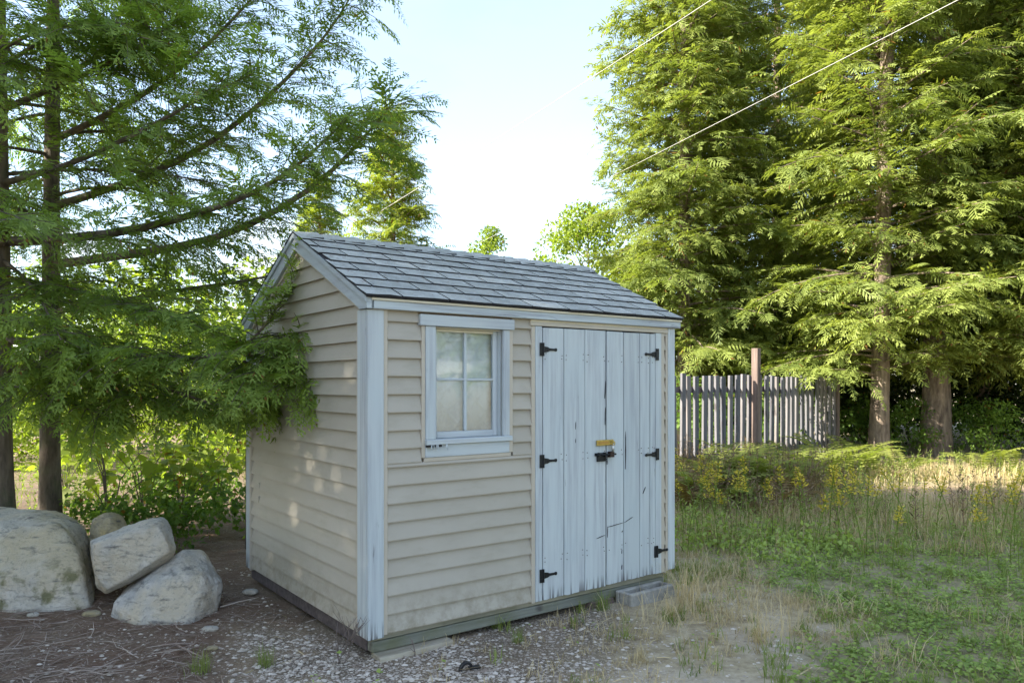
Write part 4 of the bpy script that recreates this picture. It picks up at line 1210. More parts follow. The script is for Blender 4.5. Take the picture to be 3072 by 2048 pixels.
conifer('hemlock_tree', gp(2018, 15.0), cB, lB, 17, 0.17, 'sunlit hemlock tree with a leaning bare trunk foot right of the fence end', HG, 2.0, lean=(-0.35, 0))
conifer('hemlock_tree', gp(2150, 16.0), cC, lC, 15, 0.24, 'hemlock tree with the thickest trunk near the right edge', HG, 3.7, 1.1)
conifer('hemlock_tree', gp(2420, 15.0), cA, lA, 15, 0.15, 'sunlit hemlock tree cut off by the right edge', HG, 4.4, 1.05)
conifer('hemlock_tree', gp(1900, 23.0), cB, lB, 17, 0.15, 'hemlock tree far back, seen between the tall trunks over the fence', HG, 5.3)
conifer('hemlock_tree', gp(2290, 22.0), cB, lB, 17, 0.15, 'hemlock tree far back near the right edge', HG, 0.9)
conifer('hemlock_tree', gp(1668, 18.8), cB, lB, 17, 0.15, 'hemlock tree filling the gap behind the two leftmost tall trunks', HG, 3.1, 0.9)
conifer('hemlock_tree', gp(2262, 18.2), cA, lA, 15, 0.15, 'hemlock tree close behind the thickest trunk near the right edge', HG, 5.9, 1.05)
conifer('hemlock_tree', gp(2640, 17.0), cB, lB, 17, 0.15, 'hemlock tree of the tall row, just right of the view', HG, 2.7)
conifer('hemlock_tree', gp(2900, 15.0), cA, lA, 15, 0.15, 'last hemlock tree of the tall row, right of the view', HG, 1.9)
conifer('spruce_tree', gp(902, 15.0), cS, lS, 8.6, 0.12, 'sunlit conifer with ragged top rising behind the left end of the roof', 'single trees behind the shed', 0.5, 0.80)
conifer('spruce_tree', gp(735, 18.0), cS, lS, 8.6, 0.12, 'conifer behind the near hemlock boughs left of the shed', 'single trees behind the shed', 2.5, 0.74)

# trees left of the view whose shade lies over the yard and the shed
cN, lN = conifer_mesh(14.0, 0.8, 2.8, 90, SPR2, 0.6, 0.5, step=0.30, nsec=15, mat='hem_near', shape=0.45)
for (x, y, rz, s_, lb) in ((-10.9, 2.0, 2.2, 1.05, 'first hemlock tree of the row beside the yard, left of the view'), (-10.4, -0.6, 4.0, 1.0, 'second hemlock tree of the row left of the view'), (-11.0, -3.2, 1.0, 1.05, 'third hemlock tree of the row left of the view'), (-13.4, 3.0, 5.0, 0.95, 'hemlock tree behind the first pair of the row left of the view'), (-13.2, 0.4, 3.0, 1.1, 'hemlock tree behind the middle of the row left of the view'), (-13.0, -1.8, 3.6, 1.1, 'hemlock tree behind the last pair of the row left of the view'), (-10.6, -6.4, 2.9, 1.1, 'last hemlock tree of the row left of the view')):
    conifer('hemlock_tree', (x, y), cN, lN, 12.5, 0.14, lb, 'hemlock trees left of the shed', rz, s_, bark='bark_near')

for (x, y, rz, cm, lm, h_, lb) in ((14.5, 4.5, 1.0, cA, lA, 15, 'hemlock tree across the yard, right of the view'), (15.5, 0.5, 2.0, cB, lB, 17, 'second hemlock tree across the yard, right of the view')):
    conifer('hemlock_tree', (x, y), cm, lm, h_, 0.16, lb, 'hemlock trees right of the view', rz, 1.0)

# ------------------------------------------------------------------ broadleaf trees and shrubs
def leaf_cloud(clumps, n, size, tint, mat, flat=0.5, lobed=False):
    """leaves scattered through clumps (centre, radius)"""
    C = np.array([c for c, r in clumps]); Rr_ = np.array([r for c, r in clumps])
    w = Rr_ ** 2; pick = rng.choice(len(C), n, p=w / w.sum())
    d = unit(rng.normal(0, 1, (n, 3))); rr = rng.uniform(0.35, 1.0, n) ** 0.5
    P = C[pick] + d * (Rr_[pick] * rr)[:, None] * np.array((1, 1, 0.75))
    F = unit(d * 0.7 + rng.normal(0, .6, (n, 3)) + np.array((0, 0, -0.25))); U = rng.normal(0, flat, (n, 3)) + np.array((0, 0, 1.0))
    Lx = unit(np.cross(U, F)); N_ = np.cross(F, Lx); s = size * rng.uniform(0.6, 1.25, n)[:, None]
    tc = np.clip(tint + rng.normal(0, .10, len(C))[pick] + rng.normal(0, .12, n), 0, 0.93)
    tc[rng.random(n) < 0.012] = 1.0
    if not lobed:
        V = np.stack([P, P + F * s * .5 + Lx * s * .32 + N_ * s * 0.06, P + F * s - N_ * s * 0.12, P + F * s * .5 - Lx * s * .32 + N_ * s * 0.06], 1)
        T = np.repeat(tc, 4); return np_mesh('crown', V.reshape(-1, 3), quads(V.reshape(-1, 3)), mat, T)
    # maple-like leaf: fan of three pointed lobes each side
    sh = np.array([(0, 0), (.18, .30), (.38, .52), (.45, .26), (.72, .34), (.70, .14), (1.05, 0), (.70, -.14), (.72, -.34), (.45, -.26), (.38, -.52), (.18, -.30)])
    k = len(sh)
    V = P[:, None, :] + F[:, None, :] * s[:, :, None] * sh[None, :, 0:1] + Lx[:, None, :] * s[:, :, None] * sh[None, :, 1:2] - N_[:, None, :] * s[:, :, None] * (0.25 * sh[None, :, 0:1] ** 2)
    V = V.reshape(-1, 3)
    return np_mesh('crown', V, np.arange(len(V)).reshape(-1, k), mat, np.repeat(tc, k))
def shrub_mesh(h, r, ncl, n, size, tint, mat, cr=0.34):
    cl = []
    for i in range(ncl):
        z = rng.uniform(0.12, 1.0) * h; a = rng.uniform(0, 6.28); q = r * math.sqrt(max(0.05, 1 - (2 * z / h - 0.8) ** 2 * 0.55)) * rng.uniform(0.25, 1.0)
        cl.append(((math.cos(a) * q, math.sin(a) * q, z), cr * rng.uniform(0.6, 1.3) * r))
    return leaf_cloud(cl, n, size, tint, M[mat])
def stems_mesh(h, r, n, rad=0.012, mat='twig'):
    b = MB()
    for i in range(n):
        a = rng.uniform(0, 6.28); x = r * rng.uniform(0.3, 0.9)
        b.tube([(math.cos(a) * .06, math.sin(a) * .06, -0.03), (math.cos(a) * x * .4, math.sin(a) * x * .4, h * .45), (math.cos(a) * x, math.sin(a) * x, h * rng.uniform(.75, .98))], [rad, rad * .7, rad * .25], 5, cap=False)
    return b.mesh('stems', M[mat], smooth=True)
def plant(name, base, parts, label, cat, group, rz=0.0, scl=1.0, z=0.0):
    t = empty(name, (base[0], base[1], z), rz, label=label, cat=cat, group=group); t.scale = (scl,) * 3
    for nm, me in parts: link(bpy.data.objects.new(nm, me), t)
    return t
sB = [shrub_mesh(2.2, 1.1, 26, 1900, 0.105, 0.60, 'leaf_bright') for _ in range(3)]
sM = [shrub_mesh(1.5, 0.9, 22, 1500, 0.095, 0.50, 'leaf_mid') for _ in range(2)]
sD = [shrub_mesh(3.2, 1.5, 34, 2200, 0.15, 0.4, 'leaf_shaded') for _ in range(2)]
st = [stems_mesh(2.0, 0.9, 6) for _ in range(2)]
SG_ = 'sunlit shrubs beyond the hemlocks'
def mass(name, meshes, stem_m, spots, mat, label):
    """many shrubs grown into one another"""
    Vs, Ts, n = [], [], 0
    wv = MB()
    for i, (xd, Y, s_) in enumerate(spots):
        me = meshes[i % len(meshes)]; v = np.empty(len(me.vertices) * 3, dtype=np.float32); me.vertices.foreach_get('co', v); v = v.reshape(-1, 3)
        t = np.empty(len(me.vertices), dtype=np.float32); me.attributes['tint'].data.foreach_get('value', t)
        a = i * 1.7; c, s2 = math.cos(a), math.sin(a); p = gp(xd, Y)
        w = np.column_stack([(v[:, 0] * c - v[:, 1] * s2) * s_ + p[0], (v[:, 0] * s2 + v[:, 1] * c) * s_ + p[1], v[:, 2] * s_])
        Vs.append(w); Ts.append(t)
    V = np.concatenate(Vs); o = np_obj(name, V, quads(V), mat, np.concatenate(Ts)); return tag(o, label, 'undergrowth', kind='stuff')
mass('bright_undergrowth', sB, st, ((30, 13, .8), (165, 14.5, .8), (330, 13.5, 0.75), (500, 13.8, .8), (575, 12.5, .7), (640, 14, 1.2), (90, 16, 1.5), (270, 17, 1.6), (450, 17, 1.5), (600, 18, 1.6), (-80, 14, 1.3), (360, 22, 2.2), (150, 24, 2.3), (560, 25, 2.4), (720, 20, 1.6)), M['leaf_bright'], 'bright green thicket in the sunny clearing beyond the near hemlocks')
mass('forest_undergrowth', sD, st, ((1580, 19, 1.0), (1680, 17.5, .9), (1760, 20, 1.1), (1850, 19, 1.0), (1930, 20, 1.1), (2000, 18.5, 1.0), (2080, 20, 1.1), (2160, 19.5, 1.0), (2240, 18.5, 1.0), (2330, 18, 1.0), (2420, 19, 1.1), (1640, 24, 1.6), (1800, 26, 1.7), (1960, 26, 1.7), (2120, 26, 1.7), (2280, 25, 1.7), (2440, 24, 1.7)), M['leaf_shaded'], 'dark undergrowth in the shade behind the tall hemlocks')
mass('green_undergrowth', sM, st, ((1600, 14.0, .95), (1655, 15, 1.0), (1720, 14.6, .9), (1790, 15.5, 1.0), (1860, 16, 1.0), (1990, 16.6, .8), (2075, 15.6, .7), (2215, 16, .75), (2300, 15, .7)), M['leaf_mid'], 'mid green undergrowth behind the picket fence and between the trunks')

def broadleaf(base, h, r, n, size, tint, mat, label, z_lo, group, ncl=40, rad=0.07):
    cl = []; wood = []
    for i in range(ncl):
        f = rng.random(); z = z_lo + (h - z_lo) * f; a = rng.uniform(0, 6.28)
        q = r * math.sin(math.pi * min(0.98, 0.18 + 0.80 * f)) * rng.uniform(0.3, 1.0)
        c = np.array((math.cos(a) * q, math.sin(a) * q, z)); cl.append((c, r * rng.uniform(0.17, 0.30)))
        wood.append([np.array((0, 0, max(z_lo * .6, z - q * 0.9))), c * np.array((.5, .5, 0)) + np.array((0, 0, z - q * 0.35)), c])
    t = empty('broadleaf_tree', (base[0], base[1], 0), label=label, cat='tree', group=group)
    link(bpy.data.objects.new('trunk', trunk_mesh('trunk', [(0, 0, -.05), (0.05, 0, h * .5), (0, 0, h * .95)], [rad, rad * .6, rad * .12], M['bark_far'], n=9, seg=12)), t)
    o = wood_of(wood, 0.018, 0.004, 4).build('boughs', M['bark_far'], t); o['kind'] = 'stuff'
    link(bpy.data.objects.new('crown', leaf_cloud(cl, n, size, tint, M[mat])), t)
BT = 'broadleaf trees behind the shed'
broadleaf(gp(1350, 19.0), 6.0, 2.0, 13000, 0.10, 0.66, 'leaf_bright', 'pale green broadleaf tree with airy top behind the middle of the roof', 1.5, BT, ncl=60)
broadleaf(gp(1128, 30.0), 7.6, 1.3, 5000, 0.115, 0.6, 'leaf_bright', 'round treetop just showing over the roof ridge', 4.0, BT, ncl=60)
broadleaf(gp(1460, 24.0), 5.6, 2.4, 9000, 0.11, 0.6, 'leaf_bright', 'yellow green broadleaf tree behind the right end of the roof', 1.0, BT, ncl=46)
broadleaf(gp(1240, 27.0), 5.9, 1.9, 5000, 0.115, 0.6, 'leaf_bright', 'low yellow green tree partly hidden by the roof ridge', 1.0, BT, ncl=30)

# saplings with lobed leaves in front of the clearing
def sapling(base, h, spread, n, size, label, tint=0.5):
    t = empty('sapling', (base[0], base[1], 0), label=label, cat='sapling', group='lobed leaf saplings behind the boulders')
    cl = []; b = MB()
    for i in range(7):
        a = rng.uniform(0, 6.28); q = spread * rng.uniform(.3, 1); z = h * rng.uniform(.45, 1.0)
        cl.append(((math.cos(a) * q, math.sin(a) * q, z), 0.22)); b.tube([(0, 0, -.02), (math.cos(a) * q * .3, math.sin(a) * q * .3, z * .6), (math.cos(a) * q, math.sin(a) * q, z)], [.010, .006, .002], 5, cap=False)
    b.build('stems', M['twig'], t, smooth=True)
    link(bpy.data.objects.new('foliage', leaf_cloud(cl, n, size, tint, M['leaf_bright'], flat=0.3, lobed=True)), t)
sapling(gp(250, 7.6), 1.15, .55, 110, .15, 'lobed leaf sapling rising just right of the slim trunk', .75)
sapling(gp(330, 8.4), 1.05, .6, 120, .14, 'lobed leaf sapling in the middle behind the boulders', .7)
sapling(gp(420, 7.8), .85, .5, 110, .12, 'lobed leaf sapling behind the lower boulder', .6)
sapling(gp(500, 8.6), .95, .5, 110, .12, 'lobed leaf sapling close to the back corner of the shed', .7)
sapling(gp(150, 9.0), .9, .5, 90, .13, 'lobed leaf sapling seen between the two left trunks', .65)
lowm = [shrub_mesh(0.5, 0.45, 14, 420, 0.075, 0.5, 'leaf_mid', cr=.4) for _ in range(2)]
mass('low_plants', lowm, st, [(xd, Y, rng.uniform(.7, 1.15)) for (xd, Y) in ((300, 7.0), (370, 7.2), (430, 6.9), (490, 7.6), (230, 7.3), (180, 8.0), (400, 8.8), (300, 9.6), (480, 9.6))], M['leaf_mid'], 'low leafy plants on the ground behind the boulders')
bp_m = [shrub_mesh(0.11, 0.42, 14, 150, 0.050, 0.75, 'clover', cr=.3) for _ in range(2)]
mass('leafy_ground_plants', bp_m, st, [(xd, Y, rng.uniform(.7, 1.2)) for (xd, Y) in ((1572, 6.9), (1600, 7.2), (1640, 7.4), (1690, 7.3), (1740, 7.2), (1780, 7.1), (1660, 6.9), (1720, 6.8), (1810, 6.7), (1570, 7.5), (1610, 7.9), (1850, 7.0), (1900, 6.8), (1950, 6.7), (1770, 6.4), (1830, 6.2))], M['clover'], 'leafy green ground plants right of the shed between grass and goldenrod')
q = MB(); q.tube([A_(565, 1260, 6.6), A_(567, 1150, 6.55), A_(565, 1050, 6.6), A_(571, 960, 6.6)], [.009, .008, .006, .003], 5)
o = q.build('bare_sapling', M['twig'], None, smooth=True); tag(o, 'thin bare stem standing beside the back corner of the shed', 'sapling')
# ------------------------------------------------------------------ ferns, goldenrod, weeds
def fern_mesh(nf, ln, mat, tint, npin=15):
    V = []; T = []
    for f in range(nf):
        az = f * 6.283 / nf + rng.normal(0, .3); el = rng.uniform(0.7, 1.15); l_ = ln * rng.uniform(.75, 1.1)
        p = np.zeros(3); n = npin; pr = []
        for i in range(n + 1):
            e = el - 1.35 * (i / n) ** 1.4
            dv = np.array((math.cos(az) * math.cos(e), math.sin(az) * math.cos(e), math.sin(e)))
            pr.append((p.copy(), dv)); p = p + dv * l_ / n
        tb = tint + rng.normal(0, .1)
        for i in range(2, n + 1):
            p, dv = pr[i]; t = i / n
            w = 0.40 * l_ * (math.sin(math.pi * min(1, 0.12 + 0.9 * t)) ** 0.8) * 0.62
            h = np.array((-math.sin(az), math.cos(az), 0)); up = np.cross(dv, h) * -1
            for sg in (-1, 1):
                d_ = unit(h * sg + dv * 0.45 - np.array((0, 0, .15))); a = p; b = p + d_ * w
                n_ = dv * l_ / n * 0.46
                V += [a, (a + b) / 2 + n_, b, (a + b) / 2 - n_]; T += [min(.93, max(0, tb + rng.normal(0, .06)))] * 4
        for i in range(n):
            p, dv = pr[i]; p2 = pr[i + 1][0]; h = np.array((-math.sin(az), math.cos(az), 0)) * 0.004
            V += [p - h, p + h, p2 + h * .6, p2 - h * .6]; T += [.7] * 4
    return np_mesh('fern', np.array(V), quads(np.array(V)), M[mat], T)
fm = [fern_mesh(6, .75, 'fern', .62) for _ in range(3)]; fdry = [fern_mesh(6, .65, 'fern_dry', .5) for _ in range(2)]
FG = 'ferns along the foot of the fence'; ferns = []
for i, (xd, Y, s_, dry) in enumerate(((1565, 9.0, .95, 1), (1600, 9.6, 1.0, 0), (1640, 9.2, 1.1, 0), (1680, 10.0, 1.25, 0), (1715, 10.2, 1.3, 0), (1735, 9.6, 1.05, 0), (1660, 10.6, 1.25, 0), (1620, 10.3, 1.0, 0), (1790, 10.2, 1.0, 0), (1850, 11.2, 1.1, 0), (1900, 11.6, 1.15, 0), (1940, 12.0, 1.15, 0), (1880, 12.2, 1.0, 0), (1975, 12.4, .9, 0), (2070, 12.6, .8, 0), (2260, 12.8, .9, 0), (2320, 12.4, .9, 0), (1575, 9.7, .9, 1), (1830, 9.4, .8, 1), (1770, 9.0, .8, 1), *[(((FA.x + fd.x * t + 0.45) * FOC / (FA.y + fd.y * t - 0.47) + 1536) * 2352 / 3072, FA.y + fd.y * t - 0.47, 1.05 + 0.2 * math.sin(t * 40), 0) for t in (0.03, 0.10, 0.17, 0.25, 0.33, 0.42, 0.55, 0.70, 0.86)])):
    o = bpy.data.objects.new('dry_fern' if dry else 'fern', (fdry if dry else fm)[i % 2] if dry else fm[i % 3]); link(o)
    p = gp(xd, Y); o.location = (p[0], p[1], 0.0); o.rotation_euler = (rng.normal(0, .06), rng.normal(0, .06), i * 1.9); o.scale = (s_ * 1.35,) * 3
    ferns.append((xd, o, dry))

ORD = 'first second third fourth fifth sixth seventh eighth ninth tenth eleventh twelfth thirteenth fourteenth fifteenth sixteenth seventeenth eighteenth nineteenth twentieth twenty-first twenty-second twenty-third twenty-fourth twenty-fifth twenty-sixth'.split()
for want, txt, gr_ in ((0, 'green arching fern from the shed, along the fence and the trees', FG), (1, 'brown dry fern from the shed, in the weeds', 'dry ferns right of the shed')):
    for j, (xd, o, d_) in enumerate(sorted([f for f in ferns if f[2] == want], key=lambda f: f[0])):
        tag(o, ORD[j] + ' ' + txt, 'fern', gr_)

def goldenrod_mesh(h):
    V = []; T = []; MI = []
    def leaf(p, d, l_, w, t, mi):
        d = unit(np.array(d)); s_ = unit(np.cross(d, (0.1, 0.2, 1.0))); 
        V.extend([p, p + d * l_ * .45 + s_ * w, p + d * l_, p + d * l_ * .45 - s_ * w]); T.extend([t] * 4); MI.append(mi)
    lean = rng.normal(0, .12, 2); P = lambda f: np.array((lean[0] * f * f * h, lean[1] * f * f * h, f * h))
    for k in range(6):
        a, b = P(k / 6), P((k + 1) / 6)
        for w in (np.array((.004, 0, 0)), np.array((0, .004, 0))):
            V.extend([a - w, a + w, b + w, b - w]); T.extend([.3] * 4); MI.append(0)
    for k in range(22):
        f = .12 + .68 * k / 22; a = k * 2.4; leaf(P(f), (math.cos(a), math.sin(a), .35), .085 * (1.2 - .6 * f), .010, rng.uniform(.2, .8), 0)
    for k in range(70):
        f = .76 + .24 * rng.random(); a = rng.uniform(0, 6.28); r = .075 * (1.05 - f) / .3 + .008
        leaf(P(f) + np.array((math.cos(a), math.sin(a), 0)) * r * rng.random(), (math.cos(a), math.sin(a), rng.uniform(-.2, 1)), .027, .011, rng.uniform(0, .9), 1)
    me = np_mesh('goldenrod', np.array(V), quads(np.array(V)), [M['grass'], M['gold']], T); me.polygons.foreach_set('material_index', MI); return me
gm = [goldenrod_mesh(h) for h in (.62, .72, .80, .68, .56)]
spots = [(1570, 1155), (1590, 1160), (1613, 1140), (1650, 1150), (1668, 1170), (1700, 1160), (1720, 1140), (1605, 1175), (1640, 1180), (1745, 1150), (1760, 1165), (1650, 1195), (1580, 1190), (1690, 1190), (1840, 1150), (1855, 1170), (1880, 1185), (1905, 1190), (1928, 1195), (1948, 1200), (1990, 1200), (1800, 1155), (2010, 1180), (2060, 1190), (2000, 1150), (2150, 1170), (2190, 1210), (2210, 1230), (2240, 1190), (2265, 1170), (2290, 1180), (2300, 1200), (2320, 1215), (2340, 1230), (2270, 1240), (2330, 1190), (1960, 1140), (2100, 1220), (2120, 1160), (1870, 1230), (2050, 1240), (1985, 1255)]
for i, (xd, yd) in enumerate(spots):
    yb = yd + 72 + rng.uniform(-6, 12); Y = min(CAM_H * FOC / (yb * 3072 / 2352 - HOR), 10.5)
    o = bpy.data.objects.new('goldenrod', gm[i % 5]); link(o); p = gp(xd, Y); o.location = (p[0], p[1], 0); o.rotation_euler = (0, 0, i * 2.1); s_ = rng.uniform(.85, 1.15); o.scale = (s_,) * 3
    tag(o, 'goldenrod stem with a yellow flower plume in the dry weeds right of the shed', 'wildflower', 'goldenrod stems right of the shed')

# scatter helpers: blades and leaves as one mass each
def scatter(n, x0, x1, y0, y1, dens):
    """n random yard spots kept with probability dens(x,y)"""
    out = []
    X = rng.uniform(x0, x1, n); Yy = rng.uniform(y0, y1, n); K = rng.random(n)
    for x, y, k in zip(X, Yy, K):
        if abs(x) > 0.72 * y + 0.5: continue
        u = (x - O.x) * math.cos(TH) + (y - O.y) * math.sin(TH); v = -(x - O.x) * math.sin(TH) + (y - O.y) * math.cos(TH)
        if -0.03 < u < LEN + .02 and 0.0 < v < DEP: continue
        if 1.75 < u < 2.36 and -0.42 < v < 0.05: continue
        if k < dens(x, y): out.append((x, y))
    return np.array(out) if out else np.zeros((0, 2))
def gz(P): return np.array([ground_h(x, y) for x, y in P])
def blades(name, P, per, hgt, width, lean, mat, tint, spread, label, kinks=True):
    """tufts of per blades at P; every blade is a bent two-piece strip"""
    n = len(P) * per
    base = np.repeat(np.column_stack([P, gz(P)]), per, axis=0) + np.column_stack([rng.normal(0, spread, (n, 2)), np.zeros(n)])
    hs = np.repeat(rng.uniform(.55, 1.25, len(P)), per) * hgt * rng.uniform(.5, 1.15, n); a = rng.uniform(0, 6.283, n); ln = lean * rng.uniform(.15, 1.3, n)
    dx = np.column_stack([np.cos(a), np.sin(a), np.zeros(n)]); side = np.column_stack([-np.sin(a), np.cos(a), np.zeros(n)])
    w = width * rng.uniform(.6, 1.3, n)[:, None]
    mid = base + dx * (ln * hs * .4)[:, None] + np.array((0, 0, 1)) * (hs * np.sqrt(np.clip(1 - (ln * .5) ** 2, .08, 1)) * .58)[:, None]
    tip = base + dx * (ln * hs)[:, None] + np.array((0, 0, 1)) * (hs * np.sqrt(np.clip(1 - (ln * .85) ** 2, .03, 1)))[:, None]
    V = np.stack([base - side * w, base + side * w, mid + side * w * .8, mid - side * w * .8, tip + side * w * .15, tip - side * w * .15], 1).reshape(-1, 3)
    i = np.arange(n) * 6; F = np.concatenate([np.stack([i, i + 1, i + 2, i + 3], 1), np.stack([i + 3, i + 2, i + 4, i + 5], 1)])
    t = np.clip(np.repeat(np.repeat(rng.normal(tint, .15, len(P)), per) + rng.normal(0, .12, n), 6), 0, .93)
    o = np_obj(name, V, F, M[mat], t); return tag(o, label, name.split('_')[-1], kind='stuff')
def leaves_flat(name, P, size, mat, tint, hmax, label, cat):
    """three-leaflet ground plants"""
    n = len(P); z = gz(P); Vs = []; Ts = []
    for k in range(3):
        a = rng.uniform(0, 6.283, n) if k == 0 else a + 2.094
        h = z + rng.uniform(.008, hmax, n); s = size * rng.uniform(.55, 1.3, n)
        f = np.column_stack([np.cos(a), np.sin(a), rng.normal(0, .3, n)]); sd = np.column_stack([-np.sin(a), np.cos(a), rng.normal(0, .25, n)])
        b = np.column_stack([P, h])
        Vs.append(np.stack([b, b + f * (s * .6)[:, None] + sd * (s * .42)[:, None], b + f * s[:, None], b + f * (s * .6)[:, None] - sd * (s * .42)[:, None]], 1)); Ts.append(np.repeat(np.clip(rng.normal(tint, .2, n), 0, .93)[:, None], 4, 1))
    V = np.concatenate(Vs).reshape(-1, 3); o = np_obj(name, V, quads(V), M[mat], np.concatenate(Ts).reshape(-1)); return tag(o, label, cat, kind='stuff')

X0, X1 = -4.5, 8.5
def patch(x, y, s, seed, a, b): return sstep(a, b, fbm(x, y, s, seed))
P = scatter(72000, 0.2, X1, 3.2, 9.5, lambda x, y: zones(x, y)['clover'] * (0.25 + 0.75 * patch(x, y, 2.6, 21, -.25, .15)) * (1.0 if y < 6 else .55))
leaves_flat('clover', P, 0.026, 'clover', .5, .055, 'low green clover covering the right side of the yard', 'clover')
P = scatter(9000, -2.2, X1, 3.2, 9.5, lambda x, y: .10 * (1 - zones(x, y)['litter']) * patch(x, y, 1.8, 33, -.05, .3) + .5 * sstep(6.0, 7.0, y) * sstep(1.5, 2.3, x))
leaves_flat('weeds', P, 0.026, 'clover', .6, .09, 'scattered low green weeds in the yard', 'weeds')
P = scatter(7500, -1.0, X1, 3.2, 9.0, lambda x, y: (0.05 + .6 * zones(x, y)['straw'] * patch(x, y, 1.6, 40, -.05, .35) + .25 * zones(x, y)['clover']) * (1 - .9 * zones(x, y)['sand']) * sstep(-.6, .6, x))
blades('green_grass', P, 14, .10, .0022, .9, 'grass', .5, .022, 'short green grass tufts in the yard')
P = scatter(14000, -1.2, X1, 3.2, 9.5, lambda x, y: (.10 + .75 * zones(x, y)['straw'] * patch(x, y, 1.3, 50, -.3, .25)) * (1 - .8 * zones(x, y)['sand']) * (1 - .75 * zones(x, y)['clover']) * sstep(-.8, .5, x))
blades('dry_grass', P, 12, .085, .0018, 1.1, 'straw', .45, .03, 'straw coloured dry grass in front of the shed')
P = scatter(3000, 0.6, X1, 3.2, 7.5, lambda x, y: .5 * (1 - .6 * zones(x, y)['clover']) * patch(x, y, 1.1, 60, .0, .3))
blades('mown_straw', P, 9, .22, .0018, 1.16, 'straw', .6, .05, 'long dry straw lying over the grass on the right')
P = scatter(3800, 1.3, 10, 6.6, 13.5, lambda x, y: zones(x, y)['far'] * (1 - .85 * zones(x, y)['bare']) * (.3 + .7 * patch(x, y, .9, 70, -.3, .2)))
blades('tall_dry_grass', P, 9, .25, .0030, .65, 'straw', .40, .06, 'tall dry grass in the weedy patch right of the shed')
P = scatter(1500, 1.0, 10, 6.6, 13.0, lambda x, y: sstep(5.9, 6.8, y) * sstep(1.2, 1.8, x) * (1 - .85 * zones(x, y)['bare']) * (.2 + .8 * patch(x, y, .8, 80, -.1, .25)))
blades('tall_green_grass', P, 8, .24, .0035, .7, 'grass', .55, .05, 'tall green grass and weed stems right of the shed')
# bushy brown weeds: branched dry stems
def weed_mass(P, hgt, name, mat, tint, label):
    V = []; T = []
    for (x, y) in P:
        h = hgt * rng.uniform(.6, 1.2); ln = rng.normal(0, .16, 2); tb = rng.normal(tint, .15)
        for k in range(26):
            f = rng.uniform(.2, 1); a = rng.uniform(0, 6.28); b = np.array((x + ln[0] * f * h, y + ln[1] * f * h, f * h))
            d = np.array((math.cos(a), math.sin(a), rng.uniform(.0, 1.0))); d /= np.linalg.norm(d); l_ = rng.uniform(.05, .14) * (1.3 - f); s_ = np.array((-math.sin(a), math.cos(a), .2)) * rng.uniform(.003, .010)
            V += [b, b + d * l_ * .5 + s_, b + d * l_, b + d * l_ * .5 - s_]; T += [min(.93, max(0, tb + rng.normal(0, .12)))] * 4
        for w in (np.array((.003, 0, 0)), np.array((0, .003, 0))):
            b0 = np.array((x, y, 0)); b1 = np.array((x + ln[0] * h, y + ln[1] * h, h)); V += [b0 - w, b0 + w, b1 + w * .4, b1 - w * .4]; T += [.3] * 4
    V = np.array(V); o = np_obj(name, V, quads(V), M[mat], T); return tag(o, label, 'weeds', kind='stuff')
P = scatter(2600, 1.2, 8, 7.0, 11.5, lambda x, y: .8 * patch(x, y, .55, 90, -.25, .25) * sstep(7.0, 7.8, y) * sstep(1.4, 2.0, x) * sstep(6.5, 4.5, x) * (1 - zones(x, y)['bare']))
weed_mass(P, .66, 'brown_weeds', 'weed_brown', .45, 'bushy brown dry weeds below the picket fence')
P = scatter(1300, 1.2, 10, 6.6, 12.5, lambda x, y: .6 * patch(x, y, .6, 99, -.25, .2) * sstep(6.4, 7.4, y) * sstep(1.3, 1.9, x) * (1 - zones(x, y)['bare']))
weed_mass(P, .45, 'green_weeds', 'grass', .5, 'bushy green weeds right of the shed')
P = scatter(900, -9, -1.5, 7.5, 14, lambda x, y: .6)
weed_mass(P, .40, 'clearing_weeds', 'leaf_bright', .5, 'low bright weeds in the sunny clearing')

# gravel
def pebbles(P, smin, smax, name, mat, label, flat=.6):
    n = len(P); z = gz(P)
    oc = np.array([(1, 0, 0), (.35, .85, 0), (-.7, .6, 0), (-.8, -.5, 0), (.3, -.9, 0), (.1, 0, .8), (0, .1, -.6)], float)
    F0 = [(0, 1, 5), (1, 2, 5), (2, 3, 5), (3, 4, 5), (4, 0, 5)]
    s = smin * (smax / smin) ** (rng.random(n) ** 2.2); a = rng.uniform(0, 6.283, n); ca, sa = np.cos(a)[:, None], np.sin(a)[:, None]
    q = oc[None] * (1 + rng.normal(0, .16, (n, 7, 3))); X = (q[:, :, 0] * ca - q[:, :, 1] * sa) * s[:, None]; Yq = (q[:, :, 0] * sa + q[:, :, 1] * ca) * s[:, None] * .8; Zq = q[:, :, 2] * s[:, None] * flat
    V = np.stack([X + P[:, 0:1], Yq + P[:, 1:2], Zq + z[:, None] + s[:, None] * .12], 2).reshape(-1, 3)
    F = (np.arange(n) * 7)[:, None, None] + np.array(F0)[None]; F = F.reshape(-1, 3)
    o = np_obj(name, V, F, M[mat], np.repeat(np.clip(rng.beta(1.6, 1.6, n), 0, .96), 7)); return tag(o, label, 'gravel', kind='stuff')
M['gravel'] = leaf_mat('gravel_stones', (0.26, 0.205, 0.155), (0.74, 0.66, 0.56), 0.0, gloss=.3)
P = scatter(85000, -2.7, 1.6, 3.2, 6.2, lambda x, y: (.80 * zones(x, y)['gravel'] * (.25 + .75 * patch(x, y, 1.7, 120, -.25, .15)) + .10) * (1 if y < 4.6 else .45))
pebbles(P, .003, .019, 'gravel', 'gravel', 'pale gravel around the near corner of the shed')
P = scatter(15000, .4, 4.5, 3.2, 7.0, lambda x, y: .75 * zones(x, y)['sand'])
pebbles(P, .003, .010, 'sand_grit', 'gravel', 'pale grit on the bare sandy patches')
P = scatter(1500, -4, -.8, 3.4, 6.0, lambda x, y: .25)
